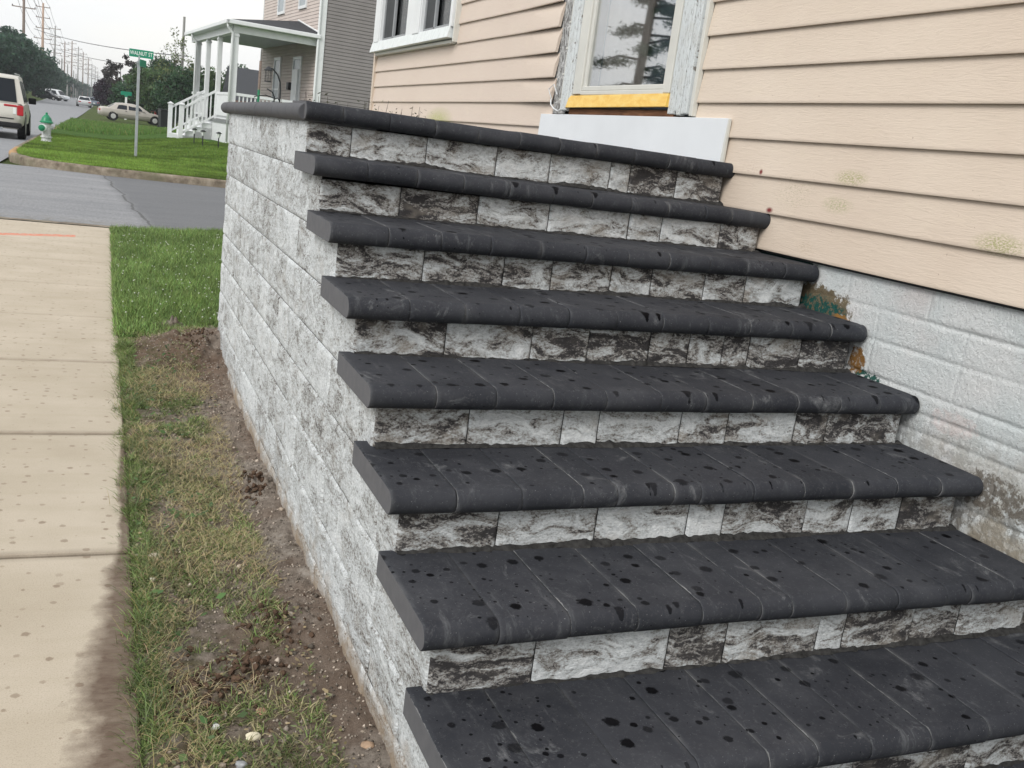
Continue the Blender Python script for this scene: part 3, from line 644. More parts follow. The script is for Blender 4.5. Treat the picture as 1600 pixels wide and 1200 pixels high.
x, y = CLIP; n = len(x)
leafset('grass_clippings', x, y, soilz(x, y) + 0.008 + 0.006 * rng.random(n), rng.uniform(0.004, 0.010, n), gcol(n, (0.19, 0.20, 0.10), 0.45, 0.45, (0.34, 0.27, 0.16)), 'short matted clippings and dead bits over the dirt strip', tilt=0.35, cat='clippings')
# far lawn blades
n = 90000; y = 18.4 + 16 * rng.random(n) ** 1.5; x = cornerx(y) + (np.interp(y, [18.4, 34], [4.8, 6.0])) * rng.random(n); k = ~((x > 2.5) & (y > 30.6)); x, y = x[k], y[k]; n = len(x)
st = 0.85 + 0.8 * fbm(x * 0.35, y * 1.1, 0, 51) + 0.25 * vnoise(x * 3, y * 4, 0, 52)
blades('grass', x, y, lawnz(x, y) - 0.01, 0.04 + 0.035 * rng.random(n), 0.012 + 0 * x, rng.uniform(0.1, 0.7, n), gcol(n, (0.185, 0.285, 0.055), 0.35) * st[:, None] * 1.1, 'bright mown grass on the corner lawn across the street')
n = 26000; y = rng.uniform(40, 62, n); x = -2.5 + 9 * rng.random(n); blades('grass', x, y, lawnz(x, np.minimum(y, 60)) - 0.02, 0.10 + 0.12 * rng.random(n), 0.03 + 0 * x, rng.uniform(0.1, 0.6, n), gcol(n, (0.125, 0.22, 0.055), 0.35, 0.05), 'taller unmown grass behind the corner lawn')

# ------------------------------------------------------------------ the staircase
stairs = empty('entry_steps', (0, 0, G)); tag(stairs, 'stone block entry steps with charcoal bullnose treads against the beige house', 'steps')
SO = Vector((0, 0, -G))          # parts are authored in world space; shift into the parent's frame
def par(o, p):
    o.parent = p; o.matrix_parent_inverse = Matrix.Identity(4)
    o.location = Vector(o.location) - Vector(p.location) if p.parent is None else o.location
    return o
YL = [0.0, -0.341, -0.671, -0.986, -1.303, -1.578, -1.914, -2.225, -2.54]
YR = [0.020, -0.294, -0.650, -0.967, -1.276, -1.592, -1.915, -2.235, -2.55]
ZL = [0.003, -0.177, -0.360, -0.539, -0.717, -0.900, -1.078, -1.272, -1.452]
ZR = [-0.006, -0.192, -0.359, -0.528, -0.710, -0.888, -1.078, -1.262, -1.442]
JT = {0: [0.158, 0.338, 0.52, 0.697, 0.875, 1.054, 1.224, 1.406, 1.576, 1.722],
      1: [0.186, 0.366, 0.541, 0.721, 0.901, 1.068, 1.242, 1.413, 1.591, 1.722],
      2: [0.189, 0.366, 0.54, 0.724, 0.896, 1.065, 1.238, 1.415, 1.581, 1.76],
      3: [0.184, 0.357, 0.536, 0.706, 0.879, 1.052, 1.234, 1.404, 1.585, 1.756],
      4: [0.183, 0.358, 0.533, 0.706, 0.893, 1.054, 1.227, 1.404, 1.578, 1.747],
      5: [0.168, 0.344, 0.518, 0.62, 0.794, 0.88, 1.055, 1.23, 1.406, 1.575, 1.748],
      6: [0.174, 0.35, 0.527, 0.705, 0.878, 0.973, 1.145, 1.319, 1.493, 1.582, 1.747],
      7: [0.175, 0.355, 0.531, 0.709, 0.841, 0.992, 1.171, 1.357, 1.538, 1.71],
      8: [0.18, 0.355, 0.531, 0.709, 0.885, 1.06, 1.171, 1.357, 1.538, 1.71]}
prnd = random.Random(3)
def profile(depth, wob):
    r = HH / 2; pts = [(depth, -HH), (depth, -0.0)]
    for t in np.linspace(depth - 0.012, r * 1.9, 7)[1:]: pts.append((t, 0.0))
    pts.append((r * 1.25, -0.0012))
    for a in np.linspace(82, -88, 15): pts.append((r - r * math.cos(R_(a)) * 1.0, -r + r * math.sin(R_(a))))
    pts.append((r * 1.3, -HH))
    return pts
def slabrow(k, x0, x1, joints, yfun, zfun, depth, swap=None):
    """pavers laid side by side as one mesh; returns V,F,col,edgeuv"""
    V = []; F = []; C = []; E = []
    xs = [x0] + joints + [x1]
    for i, (a, b) in enumerate(zip(xs[:-1], xs[1:])):
        dz = prnd.uniform(-0.0016, 0.0016); dy = prnd.uniform(-0.0018, 0.0018); tone = prnd.random(); sand = prnd.choice([1, 1, 0.8, 0.3, 0.1])
        pr = profile(depth, 0); n = len(pr); g = 0.0006
        cols = [a + g, a + g + 0.0025] + list(np.linspace(a + 0.012, b - 0.012, 5)) + [b - g - 0.0025, b - g]
        base = len(V)
        for ci, x in enumerate(cols):
            inset = 0.0016 if ci in (0, len(cols) - 1) else 0.0
            for (t, z) in pr:
                cy, cz = depth / 2, -HH / 2
                tt = t + (inset if t < cy else -inset); zz = z + (inset if z < cz else -inset)
                V.append((x, yfun(x) + tt + dy, zfun(x) + zz + dz)); C.append((tone, 0.0, sand)); E.append((x - a, b - x))
        for ci in range(len(cols) - 1):
            for j in range(n): F.append([base + ci * n + j, base + ci * n + (j + 1) % n, base + (ci + 1) * n + (j + 1) % n, base + (ci + 1) * n + j])
        for ci, fl in ((0, True), (len(cols) - 1, False)):
            b2 = len(V); cut = 1.0 if (ci == 0 and i == 0) else 0.0
            for q in range(n): V.append(V[base + ci * n + q]); C.append((tone, cut, 0.0)); E.append((0.05, 0.05))
            f = [b2 + q for q in range(n)]; F.append(f if fl else f[::-1])
    return V, F, C, E
def slabs(name, data, parent, label=None):
    V, F, C, E = data
    if swap_xy.get('on'): pass
    o = mk(name, np.array(V), F, M_PAVER, uv={'Edge': np.array(E)}, col=np.array(C), smooth=True)
    bm = bmesh.new(); bm.from_mesh(o.data); bmesh.ops.recalc_face_normals(bm, faces=bm.faces); bm.to_mesh(o.data); bm.free()
    try: o.data.set_sharp_from_angle(angle=R_(40))
    except Exception: pass
    par(o, parent)
    if label: o['label'] = label
    return o
swap_xy = {}
for k in range(1, 9):
    yf = lambda x, k=k: YL[k] + (YR[k] - YL[k]) * x / W + 0.003 * math.sin(3.1 * x + k)
    zf = lambda x, k=k: ZL[k] + (ZR[k] - ZL[k]) * x / W + 0.002 * math.sin(2.3 * x + 2 * k)
    dep = 0.40 if k < 7 else 0.395
    slabs('tread', slabrow(k, 0.0, W - 0.001, JT[k], yf, zf, dep), stairs)
# landing: front edge course, left edge course (turned), field
slabs('landing_edge', slabrow(0, 0.020, W - 0.001, JT[0], lambda x: (YR[0] - YL[0]) * x / W, lambda x: 0.0025 + ZL[0] + (ZR[0] - ZL[0]) * x / W, 0.31), stairs)
jl = [0.16, 0.34, 0.53, 0.70, 0.88, 1.05, 1.23, 1.40, 1.58, 1.75, 1.93, 2.1, 2.28, 2.45, 2.62]
V, F, C, E = slabrow(0, 0.045, 2.76, jl, lambda x: 0.0, lambda x: 0.001, 0.30)
V = [(v[1], v[0], v[2]) for v in V]; C = [(c[0], 0.72, c[2] * 0.7) for c in C]  # whole coping mixed paler than the treads
V = [(v[0] + 0.0, v[1], v[2]) for v in V]
keepV = [v for v in V]
slabs('side_coping', (V, F, C, E), stairs, 'grey bullnose coping along the open side of the landing')
slabs('landing_paving', slabrow(0, 0.30, W - 0.002, [0.5, 0.7, 0.9, 1.1, 1.3, 1.5, 1.7], lambda x: 0.318, lambda x: -0.002, 2.44), stairs)

def stone_face(name, segs, parent, mat):
    """segs: list of (origin, u vector, length, z0, z1 functions, outward normal, block list [(u0,u1,z0,z1)], taper flags)"""
    VV = []; FF = []; UU = []; CC = []; base = 0
    for (O, U, Nn, u0, u1, z0, z1, seed, tone, res, amp, taper) in segs:
        nu = max(3, int((u1 - u0) / res)); nv = max(3, int((z1 - z0) / res))
        u = np.linspace(u0 + 0.0012, u1 - 0.0012, nu); v = np.linspace(z0 + 0.0010, z1 - 0.0010, nv); A, B = np.meshgrid(u, v, indexing='ij')
        nx = O[0] + U[0] * A; ny = O[1] + U[1] * A
        d = amp * (0.55 + 0.8 * fbm(nx * 7 + seed, ny * 7, B * 9, 61) + 0.30 * fbm(nx * 30, ny * 30, B * 34, 62, 3) + 0.12 * fbm(nx * 90, ny * 90, B * 90, 66, 2))
        ed = np.minimum.reduce([A - u0, u1 - A, B - z0, z1 - B]); d = d * sstep(-0.002, 0.009, ed) + -0.0032 * (1 - sstep(0.0, 0.003, ed))
        if taper[0]: d *= sstep(0, 0.02, A - taper[1]) if taper[0] == 1 else 1
        P = np.stack([nx + Nn[0] * d, ny + Nn[1] * d, B], -1).reshape(-1, 3)
        VV.append(P); FF.append(grid(nu, nv) + base); base += nu * nv
        UU.append(np.stack([A.ravel() + seed * 3.7, B.ravel() + seed * 1.9], 1)); CC.append(np.tile(np.array([tone, 1.0 if (seed * 7 % 1) > 0.45 else 0.25, 0]), (nu * nv, 1)))
    o = mk(name, np.concatenate(VV), np.concatenate(FF), mat, uv=np.concatenate(UU), col=np.concatenate(CC), smooth=True)
    return par(o, parent)
RJ = {0: [0.209, 0.508, 0.804, 1.043, 1.325, 1.421, 1.655], 1: [0.328, 0.627, 0.917, 1.267, 1.418, 1.698], 2: [0.33, 0.618, 0.8, 1.035, 1.204, 1.435, 1.62],
      3: [0.324, 0.613, 0.815, 1.045, 1.2, 1.341, 1.449, 1.674], 4: [0.309, 0.603, 0.722, 1.008, 1.182, 1.447, 1.579], 5: [0.307, 0.594, 0.884, 1.006, 1.298, 1.473, 1.667],
      6: [0.295, 0.656, 0.827, 1.122, 1.211, 1.451, 1.625], 7: [0.31, 0.6, 0.82, 1.007, 1.384, 1.6]}
XR = 1.892
rr = random.Random(11)
for k in range(0, 8):
    yp = (YL[k] + YR[k]) / 2 + 0.058; ztop = min(ZL[k], ZR[k]) - HH + 0.006; zbot = min(ZL[k + 1], ZR[k + 1]) - 0.004
    xs = [OV - 0.003] + RJ[k] + [XR]; segs = []
    for a, b in zip(xs[:-1], xs[1:]):
        tone = rr.choice([0.1, 0.35, 0.55, 0.8, 1.0]) if a > 0.06 else 0.3
        segs.append(((0, yp), (1, 0), (0, -1), a, b, zbot, ztop, rr.random() * 9, tone, 0.0042, 0.010, (0, 0)))
    o = stone_face('riser', segs, stairs, M_STONE)
    # mortar bead at the foot of each riser
    x = np.linspace(OV, XR + 0.02, 220); hh = 0.006 + 0.010 * np.clip(fbm(x * 4, 0 * x, k, 71) + 0.3, 0, 1) + 0.004 * vnoise(x * 60, 0 * x, k, 72)
    zb = ZL[k + 1] + (ZR[k + 1] - ZL[k + 1]) * x / W - 0.001
    V = np.stack([np.stack([x, yp - 0.004 - hh * 1.4, zb], 1), np.stack([x, yp - 0.006 - hh * 0.6, zb + hh * 0.7], 1), np.stack([x, yp + 0.008 + 0 * x, zb + hh * 1.3], 1)], 1).reshape(-1, 3)
    par(mk('mortar_bead', V, grid(220, 3), M_MORTAR, smooth=True), stairs)
# side wall: courses broken into blocks, stepped along the flight
segs = []; zc = [ZL[0] - HH + 0.006] + [ZL[k] - HH + 0.004 for k in range(1, 9)] + [G - 0.10]
zc = [zc[0]] + [-0.238, -0.424, -0.600, -0.786, -0.966, -1.145, -1.34, -1.50, G - 0.1]
for c in range(len(zc) - 1):
    zt, zb = zc[c], zc[c + 1]
    yf = (YL[c] + YR[c]) / 2 + 0.058 + 0.001 if c < 8 else YL[8] + 0.1
    ys = [yf]; first = True
    while ys[-1] < 2.60:
        st = rr.choice([0.30, 0.30, 0.23, 0.17]) * (0.6 if first and c % 2 else 1); ys.append(ys[-1] + st); first = False
    ys = [y_ for y_ in ys if y_ < 2.52] + [2.585]
    for a, b in zip(ys[:-1], ys[1:]):
        res = 0.0075 if a < 0 else 0.011
        segs.append(((OV, 0), (0, 1), (-1, 0), a, b, zb, zt, rr.random() * 9, rr.choice([0.35, 0.5, 0.6, 0.7, 0.85]), res, 0.0085, (0, 0)))
stone_face('side_wall', segs, stairs, M_STONE_S)
# back and hidden faces, core
mb = MB(); mb.box(OV + 0.010, XR - 0.02, 0.10, 2.57, G - 0.1, -HH)
for k in range(1, 9): mb.box(OV + 0.010, XR - 0.02, (YL[k] + YR[k]) / 2 + 0.070, (YL[k - 1] + YR[k - 1]) / 2 + 0.0695, G - 0.1, min(ZL[k], ZR[k]) - HH - 0.001)
par(mb.build('core', M_CORE), stairs)
segs = []
for c in range(9):
    xs = [OV, 0.3, 0.62, 0.9, 1.2, 1.5, 1.88] if c % 2 else [OV, 0.17, 0.45, 0.77, 1.1, 1.4, 1.65, 1.88]
    for a, b in zip(xs[:-1], xs[1:]): segs.append(((0, 2.586), (1, 0), (0, 1), a, b, zc[c + 1], zc[c], rr.random() * 9, rr.random(), 0.02, 0.012, (0, 0)))
stone_face('back_wall', segs, stairs, M_STONE_S)

# ------------------------------------------------------------------ the beige house
house = empty('beige_house', (W, 0, G)); tag(house, 'beige clapboard house beside the stone steps, with a storm door and white block foundation', 'house')
YE, YB = 6.68, -5.2
E0, Z0 = 0.14965, 0.55480
def clap(name, courses, parent):
    V = []; F = []
    for (zb, ivs) in courses:
        for (a, b) in ivs:
            n = max(2, int((b - a) / 0.08)); y = np.linspace(a, b, n)
            wv = 0.0016 * fbm(y * 1.6, 0 * y, zb * 7, 81) + ((0.006 + 0.014 * abs(math.sin(zb * 21))) * (1 - sstep(2.05, 2.9, y)) if (1 < a < 3 and zb > 0.2) else 0 * y)
            zw = 0.0012 * fbm(y * 1.1, 0 * y + 5, zb * 5, 82)
            pr = [(-0.001, 0.0005), (-0.017, 0.0), (-0.0185, 0.004), (-0.0175, 0.012), (-0.010, 0.08), (-0.003, 0.15), (0.004, 0.158)]
            base = len(V)
            for j in range(n):
                for (dx, dz) in pr: V.append((W + dx - (wv[j] if dz < 0.1 else 0), y[j], zb + dz + zw[j]))
            m = len(pr)
            for j in range(n - 1):
                for q in range(m - 1): F.append([base + j * m + q, base + (j + 1) * m + q, base + (j + 1) * m + q + 1, base + j * m + q + 1])
            for j in (0, n - 1): F.append([base + j * m + q for q in range(m)])
    o = mk(name, np.array(V), F, M_SIDING, smooth=True)
    try: o.data.set_sharp_from_angle(angle=R_(30))
    except Exception: pass
    return par(o, parent)
cs = []
for i in range(6, -24, -1):
    zb = Z0 - E0 * i; ivs = []
    if zb < -0.1 - 1e-3 or i >= 4: ivs = [(YB, YE - 0.03)]
    elif zb < 2.32:
        lc = 2.069 + 0.03 * (zb - 0.25)
        if zb + E0 < 0.74: ivs = [(YB, 0.408), (lc, YE - 0.03)]
        else: ivs = [(YB, 0.408), (lc, 4.06), (6.60, YE - 0.03)]
    else: ivs = [(YB, YE - 0.03)]
    cs.append((zb, ivs))
clap('siding', cs, house)
mb = MB(); mb.box(W - 0.022, W + 0.06, YE - 0.045, YE + 0.045, -0.345, 4.1); mb.box(W - 0.03, W - 0.022, YE - 0.045, YE - 0.03, -0.345, 4.1)
par(mb.build('corner_board', plain('beige_trim', (0.60, 0.50, 0.41), 0.5, var=0.05), bevel=0.003), house)
# foundation with grooves
zg = [-0.36, -0.46, -0.57, -0.70, -0.765, -0.83, -1.005, -1.19, -1.37, -1.56]
ny, nz_ = 1500, 200
y = np.concatenate([np.linspace(YB, -2.4, 160), np.linspace(-2.39, 0.0, 900), np.linspace(0.01, YE, 160)]); z = np.linspace(G - 0.1, -0.335, 260)
A, B = np.meshgrid(y, z, indexing='ij'); D = 0 * A
for i_, gzz in enumerate(zg): D += (0.0055 + 0.003 * vnoise(A * 5, 0 * A, i_, 97)) * np.exp(-((B - gzz - 0.004 * fbm(A * 2, B * 0, i_, 91)) / 0.0075) ** 2)
jr = random.Random(5)
for i_ in range(len(zg) - 1):
    off = [0.0, 0.21, -1.39 % 0.4, 0.1, 0.28, -1.62 % 0.4, -1.72 % 0.4, 0.1, 0.3][i_] if i_ else -1.21 % 0.4
    dj = np.abs(((A - off + 0.2) % 0.40) - 0.2); D += 0.0028 * np.exp(-(dj / 0.006) ** 2) * ((B < zg[i_] - 0.0) & (B > zg[i_ + 1]))
D += 0.002 * fbm(A * 9, B * 9, 0, 92) + 0.0030 * np.abs(fbm(A * 70, B * 70, 0, 93, 3)) + 0.0012 * fbm(A * 25, B * 25, 0, 94, 3)
V = np.stack([W + 0.006 + D, A, B], -1).reshape(-1, 3); par(mk('foundation', V, grid(len(y), len(z)), M_FOUND, smooth=True), house)
mb = MB(); mb.box(W - 0.002, W + 0.06, YB, YE, -0.352, -0.332); par(mb.build('sill_plate', M_IRON), house)
# building mass and roof
mb = MB(); mb.box(W + 0.36, W + 7.5, YB, YE, G - 0.1, 4.2); mb.box(W + 0.03, W + 0.36, YB, YB + 0.1, G - 0.1, 4.2); mb.box(W + 0.03, W + 0.36, YE - 0.1, YE, G - 0.1, 4.2)
par(mb.build('body', plain('beige_far_sides', (0.55, 0.47, 0.38))), house)
mb = MB(); mb.add([(W - 0.45, YB - 0.3, 4.15), (W - 0.45, YE + 0.3, 4.15), (W + 3.7, YE + 0.3, 6.6), (W + 3.7, YB - 0.3, 6.6), (W + 7.9, YE + 0.3, 4.15), (W + 7.9, YB - 0.3, 4.15),
    (W - 0.45, YB - 0.3, 4.0), (W - 0.45, YE + 0.3, 4.0), (W + 7.9, YE + 0.3, 4.0), (W + 7.9, YB - 0.3, 4.0)],
    [[0, 1, 2, 3], [3, 2, 4, 5], [0, 6, 7, 1], [5, 4, 8, 9], [6, 9, 8, 7], [0, 3, 5, 9, 6], [1, 7, 8, 4, 2]])
par(mb.build('roof', M_SHING), house)
# white board under the door
mb = MB(); mb.add([(W - 0.034, 0.118, -0.02), (W - 0.034, 2.19, -0.02), (W - 0.034, 2.178, 0.183), (W - 0.034, 0.106, 0.187), (W - 0.012, 0.118, -0.02), (W - 0.012, 2.19, -0.02), (W - 0.012, 2.178, 0.183), (W - 0.012, 0.106, 0.187)],
    [[0, 1, 2, 3], [4, 7, 6, 5], [0, 4, 5, 1], [3, 2, 6, 7], [0, 3, 7, 4], [1, 5, 6, 2]])
par(mb.build('skirt_board', M_WBOARD, bevel=0.002), house)
mb = MB(); mb.box(W - 0.030, W - 0.019, 0.096, 0.118, -0.02, 0.185); par(mb.build('board_edge_strip', M_CREAM), house)
# storm door
door = empty('storm_door', (0, 1.15, 0.2 - G)); door.parent = house
def dpar(o): o.parent = door; o.location = (-W + 0.0, -1.15, -0.2); return o
ZD = 2.26
mb = MB(); mb.box(W - 0.030, W + 0.02, 0.655, 0.715, 0.30, ZD); mb.box(W - 0.030, W + 0.02, 1.655, 1.765, 0.30, ZD); mb.box(W - 0.030, W + 0.02, 0.715, 1.655, 0.295, 0.318); mb.box(W - 0.030, W + 0.02, 0.715, 1.655, ZD - 0.1, ZD)
dpar(mb.build('door_frame', M_CREAM, bevel=0.004))
mb = MB(); mb.box(W - 0.020, W + 0.012, 0.717, 0.742, 0.32, ZD - 0.1); mb.box(W - 0.020, W + 0.012, 1.628, 1.653, 0.32, ZD - 0.1); mb.box(W - 0.024, W + 0.012, 0.717, 1.653, 0.319, 0.345)
dpar(mb.build('glass_moulding', M_CREAM, bevel=0.004))
mb = MB(); mb.box(W - 0.004, W + 0.0, 0.742, 1.628, 0.345, ZD - 0.1); dpar(mb.build('glass', M_DGLASS))
mb = MB(); mb.add([(W - 0.047, 0.645, 0.232), (W - 0.047, 1.80, 0.222), (W - 0.034, 1.79, 0.292), (W - 0.034, 0.652, 0.298), (W - 0.02, 0.645, 0.232), (W - 0.02, 1.80, 0.222), (W - 0.02, 1.79, 0.292), (W - 0.02, 0.652, 0.298)],
    [[0, 1, 2, 3], [4, 7, 6, 5], [0, 4, 5, 1], [3, 2, 6, 7], [0, 3, 7, 4], [1, 5, 6, 2]])
dpar(mb.build('kick_plate', M_BRASS, bevel=0.002))
mb = MB(); mb.box(W - 0.020, W + 0.05, 0.60, 1.80, 0.186, 0.218); dpar(mb.build('wood_sill', M_BROWN, bevel=0.004))
mb = MB(); mb.box(W - 0.012, W + 0.05, 0.60, 1.80, 0.219, 0.226); dpar(mb.build('sill_gap_shade', M_IRON))  # dark strip stands in for the shade in the gap under the kick plate
mb = MB(); mb.box(W + 0.09, W + 0.10, 1.16, 1.66, 0.2, 2.3); dpar(mb.build('curtain', M_CURT))
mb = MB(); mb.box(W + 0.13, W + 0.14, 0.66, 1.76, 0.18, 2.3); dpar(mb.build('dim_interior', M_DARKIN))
# casings: fluted, peeling
cr_ = empty('door_casing', (0, 0.5, 0.2 - G)); cr_.parent = house
def cpar(o): o.parent = cr_; o.location = (-W, -0.5, -0.2); return o
rr2 = random.Random(9)
mb = MB()
for i_, (a, b) in enumerate([(0.455, 0.482), (0.486, 0.512), (0.516, 0.545), (0.549, 0.575)]): mb.box(W - 0.040 + 0.004 * (i_ % 2), W, a, b, 0.19 + rr2.uniform(0, 0.025), ZD + 0.08)
mb.box(W - 0.026, W, 0.579, 0.650, 0.20, ZD + 0.08); cpar(mb.build('fluted_casing', M_PEEL, bevel=0.005))
mb = MB(); mb.box(W - 0.034, W - 0.005, 0.410, 0.436, 0.192, ZD + 0.1); cpar(mb.build('side_trim', M_CREAM, bevel=0.003))
mb = MB(); mb.box(W - 0.02, W, 0.436, 0.455, 0.195, ZD + 0.1); cpar(mb.build('casing_gap', M_BARE))
mb = MB(); mb.box(W - 0.036, W, 1.772, 1.80, 0.24, ZD + 0.08); mb.box(W - 0.044, W, 1.80, 1.885, 0.205, ZD + 0.08); mb.box(W - 0.040, W, 0.41, 1.885, ZD + 0.08, ZD + 0.18); cpar(mb.build('left_casing', M_PEEL, bevel=0.006))
# bare sheathing strip with leftover clapboard ends
V = []; F = []
yy = np.linspace(1.885, 2.12, 26); zz = np.linspace(0.19, ZD + 0.1, 300); A, B = np.meshgrid(yy, zz, indexing='ij')
dd = 0.010 * fbm(A * 14, B * 7, 0, 95) + 0.006 * fbm(A * 50, B * 26, 0, 96, 3) + 0.012 * (((B - 0.256) / E0) % 1.0) - 0.006
par(mk('bare_sheathing', np.stack([W - 0.004 - dd * (A < 2.06), A, B], -1).reshape(-1, 3), grid(26, 300), M_BARE), house)
mb = MB()
for i_ in range(13): z_ = 0.262 + E0 * i_; mb.box(W - 0.038, W - 0.004, 1.886, 1.925, z_, z_ + 0.012); mb.box(W - 0.026, W - 0.004, 1.886, 1.93, z_ + 0.012, z_ + 0.14)
par(mb.build('clapboard_ends', M_CREAM, bevel=0.003), house)
mb = MB(); mb.tube([(W - 0.03, 2.06, 0.27), (W - 0.04, 2.03, 0.24), (W - 0.045, 1.97, 0.215), (W - 0.045, 1.90, 0.20), (W - 0.04, 1.87, 0.215)], 0.004, 6); mb.tube([(W - 0.03, 2.05, 0.27), (W - 0.05, 2.07, 0.33), (W - 0.04, 2.02, 0.36), (W - 0.03, 1.98, 0.30)], 0.003, 6)
par(mb.build('loose_wire', M_WHITE), house)
# double window
win = empty('window', (0, 5.3, 0.75 - G)); win.parent = house
def wpar(o, par_=None): o.parent = win; o.location = (-W, -5.3, -0.75); return o
ZW = 2.1
mb = MB(); mb.box(W - 0.075, W + 0.02, 6.35, 6.60, 0.83, ZW); mb.box(W - 0.075, W + 0.02, 4.95, 5.40, 0.83, ZW); mb.box(W - 0.075, W + 0.02, 4.085, 4.14, 0.83, ZW); mb.box(W - 0.075, W + 0.02, 4.085, 6.60, ZW, ZW + 0.12)
mb.box(W - 0.082, W - 0.075, 6.38, 6.55, 0.83, ZW); mb.box(W - 0.084, W - 0.075, 4.97, 5.16, 0.83, ZW)
wpar(mb.build('frame', M_WHITE, bevel=0.006))
mb = MB(); mb.add([(W - 0.10, 4.10, 0.745), (W - 0.10, 6.62, 0.735), (W - 0.075, 6.62, 0.835), (W - 0.075, 4.10, 0.838), (W + 0.01, 4.10, 0.745), (W + 0.01, 6.62, 0.735), (W + 0.01, 6.62, 0.85), (W + 0.01, 4.10, 0.85)],
    [[0, 1, 2, 3], [4, 7, 6, 5], [0, 4, 5, 1], [3, 2, 6, 7], [0, 3, 7, 4], [1, 5, 6, 2]]); wpar(mb.build('sill', M_SILL, bevel=0.004))
mb = MB(); mb.box(W - 0.05, W, 4.13, 6.58, 0.708, 0.735); mb.box(W - 0.055, W, 4.060, 4.083, 0.715, ZW + 0.12); wpar(mb.build('outer_trim', M_CREAM, bevel=0.004))
for a, b in ((5.40, 6.35), (4.14, 4.95)):
    m_ = (a + b) / 2
    mb = MB(); mb.box(W - 0.045, W - 0.02, a, a + 0.03, 0.84, ZW); mb.box(W - 0.045, W - 0.02, b - 0.03, b, 0.84, ZW); mb.box(W - 0.045, W - 0.02, m_ + 0.08, m_ + 0.115, 0.84, ZW); mb.box(W - 0.045, W - 0.02, a + 0.03, b - 0.03, 0.84, 0.865)
    wpar(mb.build('sash', plain('grey_sash', (0.27, 0.28, 0.29), 0.5), bevel=0.003))
    mb = MB(); mb.box(W - 0.010, W - 0.006, a, b, 0.84, ZW); wpar(mb.build('pane', M_WGLASS))
    mb = MB(); mb.box(W - 0.034, W - 0.031, m_ + 0.1, b - 0.03, 0.86, ZW); wpar(mb.build('screen', M_SCREEN))
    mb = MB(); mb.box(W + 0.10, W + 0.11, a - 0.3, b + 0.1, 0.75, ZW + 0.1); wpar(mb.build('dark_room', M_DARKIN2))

# ------------------------------------------------------------------ neighbour house with porch (own local axes)
nb = empty('neighbour_house', (5.96, 31.0, 0.0), R_(4.5)); tag(nb, 'taupe and grey sided house with a white columned porch across the street', 'house')
LN = 8.9; GB = -1.05
def zf_(x, y):       # lawn height at a local point
    c, s = math.cos(R_(4.5)), math.sin(R_(4.5)); return float(lawnz(5.96 + c * x - s * y, 31 + s * x + c * y))
mb = MB(); mb.box(0.0, 8.0, 0.02, LN, -1.4, 6.2); mb.build('wall', M_NPINK, nb)
mb = MB(); mb.box(0.01, 8.02, -0.012, 0.02, -1.4, 6.2); mb.build('side_wall', M_NGREY, nb)
mb = MB(); mb.box(-0.03, 0.16, -0.04, 0.10, -1.3, 6.2); mb.box(-0.03, 0.06, -0.02, 0.26, -1.3, 6.2); mb.tube([(-0.07, -0.05, 6.1), (-0.07, -0.05, -1.1)], 0.045, 8); mb.build('corner_trim', M_WHITE, nb, bevel=0.01)
mb = MB(); mb.box(-0.02, 0.06, LN - 0.07, LN + 0.02, -1.3, 6.2); mb.build('far_corner_trim', M_WHITE, nb)
mb = MB(); mb.add([(-0.5, -0.4, 6.2), (-0.5, LN + 0.4, 6.2), (8.5, LN + 0.4, 6.2), (8.5, -0.4, 6.2), (4, -0.4, 8.6), (4, LN + 0.4, 8.6)], [[0, 1, 5, 4], [2, 3, 4, 5], [0, 4, 3], [1, 2, 5], [0, 3, 2, 1]]); mb.build('roof', M_SHING, nb)
def nwin(y0, y1, z0, z1, nm='window'):
    mb = MB(); mb.box(-0.05, 0.02, y0 - 0.08, y0, z0 - 0.1, z1 + 0.1); mb.box(-0.05, 0.02, y1, y1 + 0.08, z0 - 0.1, z1 + 0.1); mb.box(-0.05, 0.02, y0, y1, z0 - 0.1, z0); mb.box(-0.05, 0.02, y0, y1, z1, z1 + 0.1)
    f = mb.build(nm, M_WHITE, nb); mb = MB(); mb.box(-0.02, 0.01, y0, y1, z0, z1); mb.build('pane', plain('shaded_pane', (0.30, 0.34, 0.36), 0.3, 0.5), f)
    mb = MB(); mb.box(-0.03, -0.015, y0, y1, (z0 + z1) / 2 - 0.03, (z0 + z1) / 2 + 0.03); mb.build('meeting_rail', M_WHITE, f); return f
nwin(5.3, 6.25, 4.1, 5.6); nwin(2.1, 3.0, 4.1, 5.6); nwin(5.3, 6.2, 0.1, 2.30)
d_ = nwin(2.2, 3.2, -0.2, 2.25, 'door')
mb = MB(); mb.box(-0.09, -0.02, 2.35, 3.05, -0.15, 1.9); mb.build('door_panel', M_WHITE, d_)
mb = MB(); mb.box(-0.12, 0.0, 3.45, 3.75, 1.18, 1.45); mb.build('mailbox', M_IRON, nb, bevel=0.01)
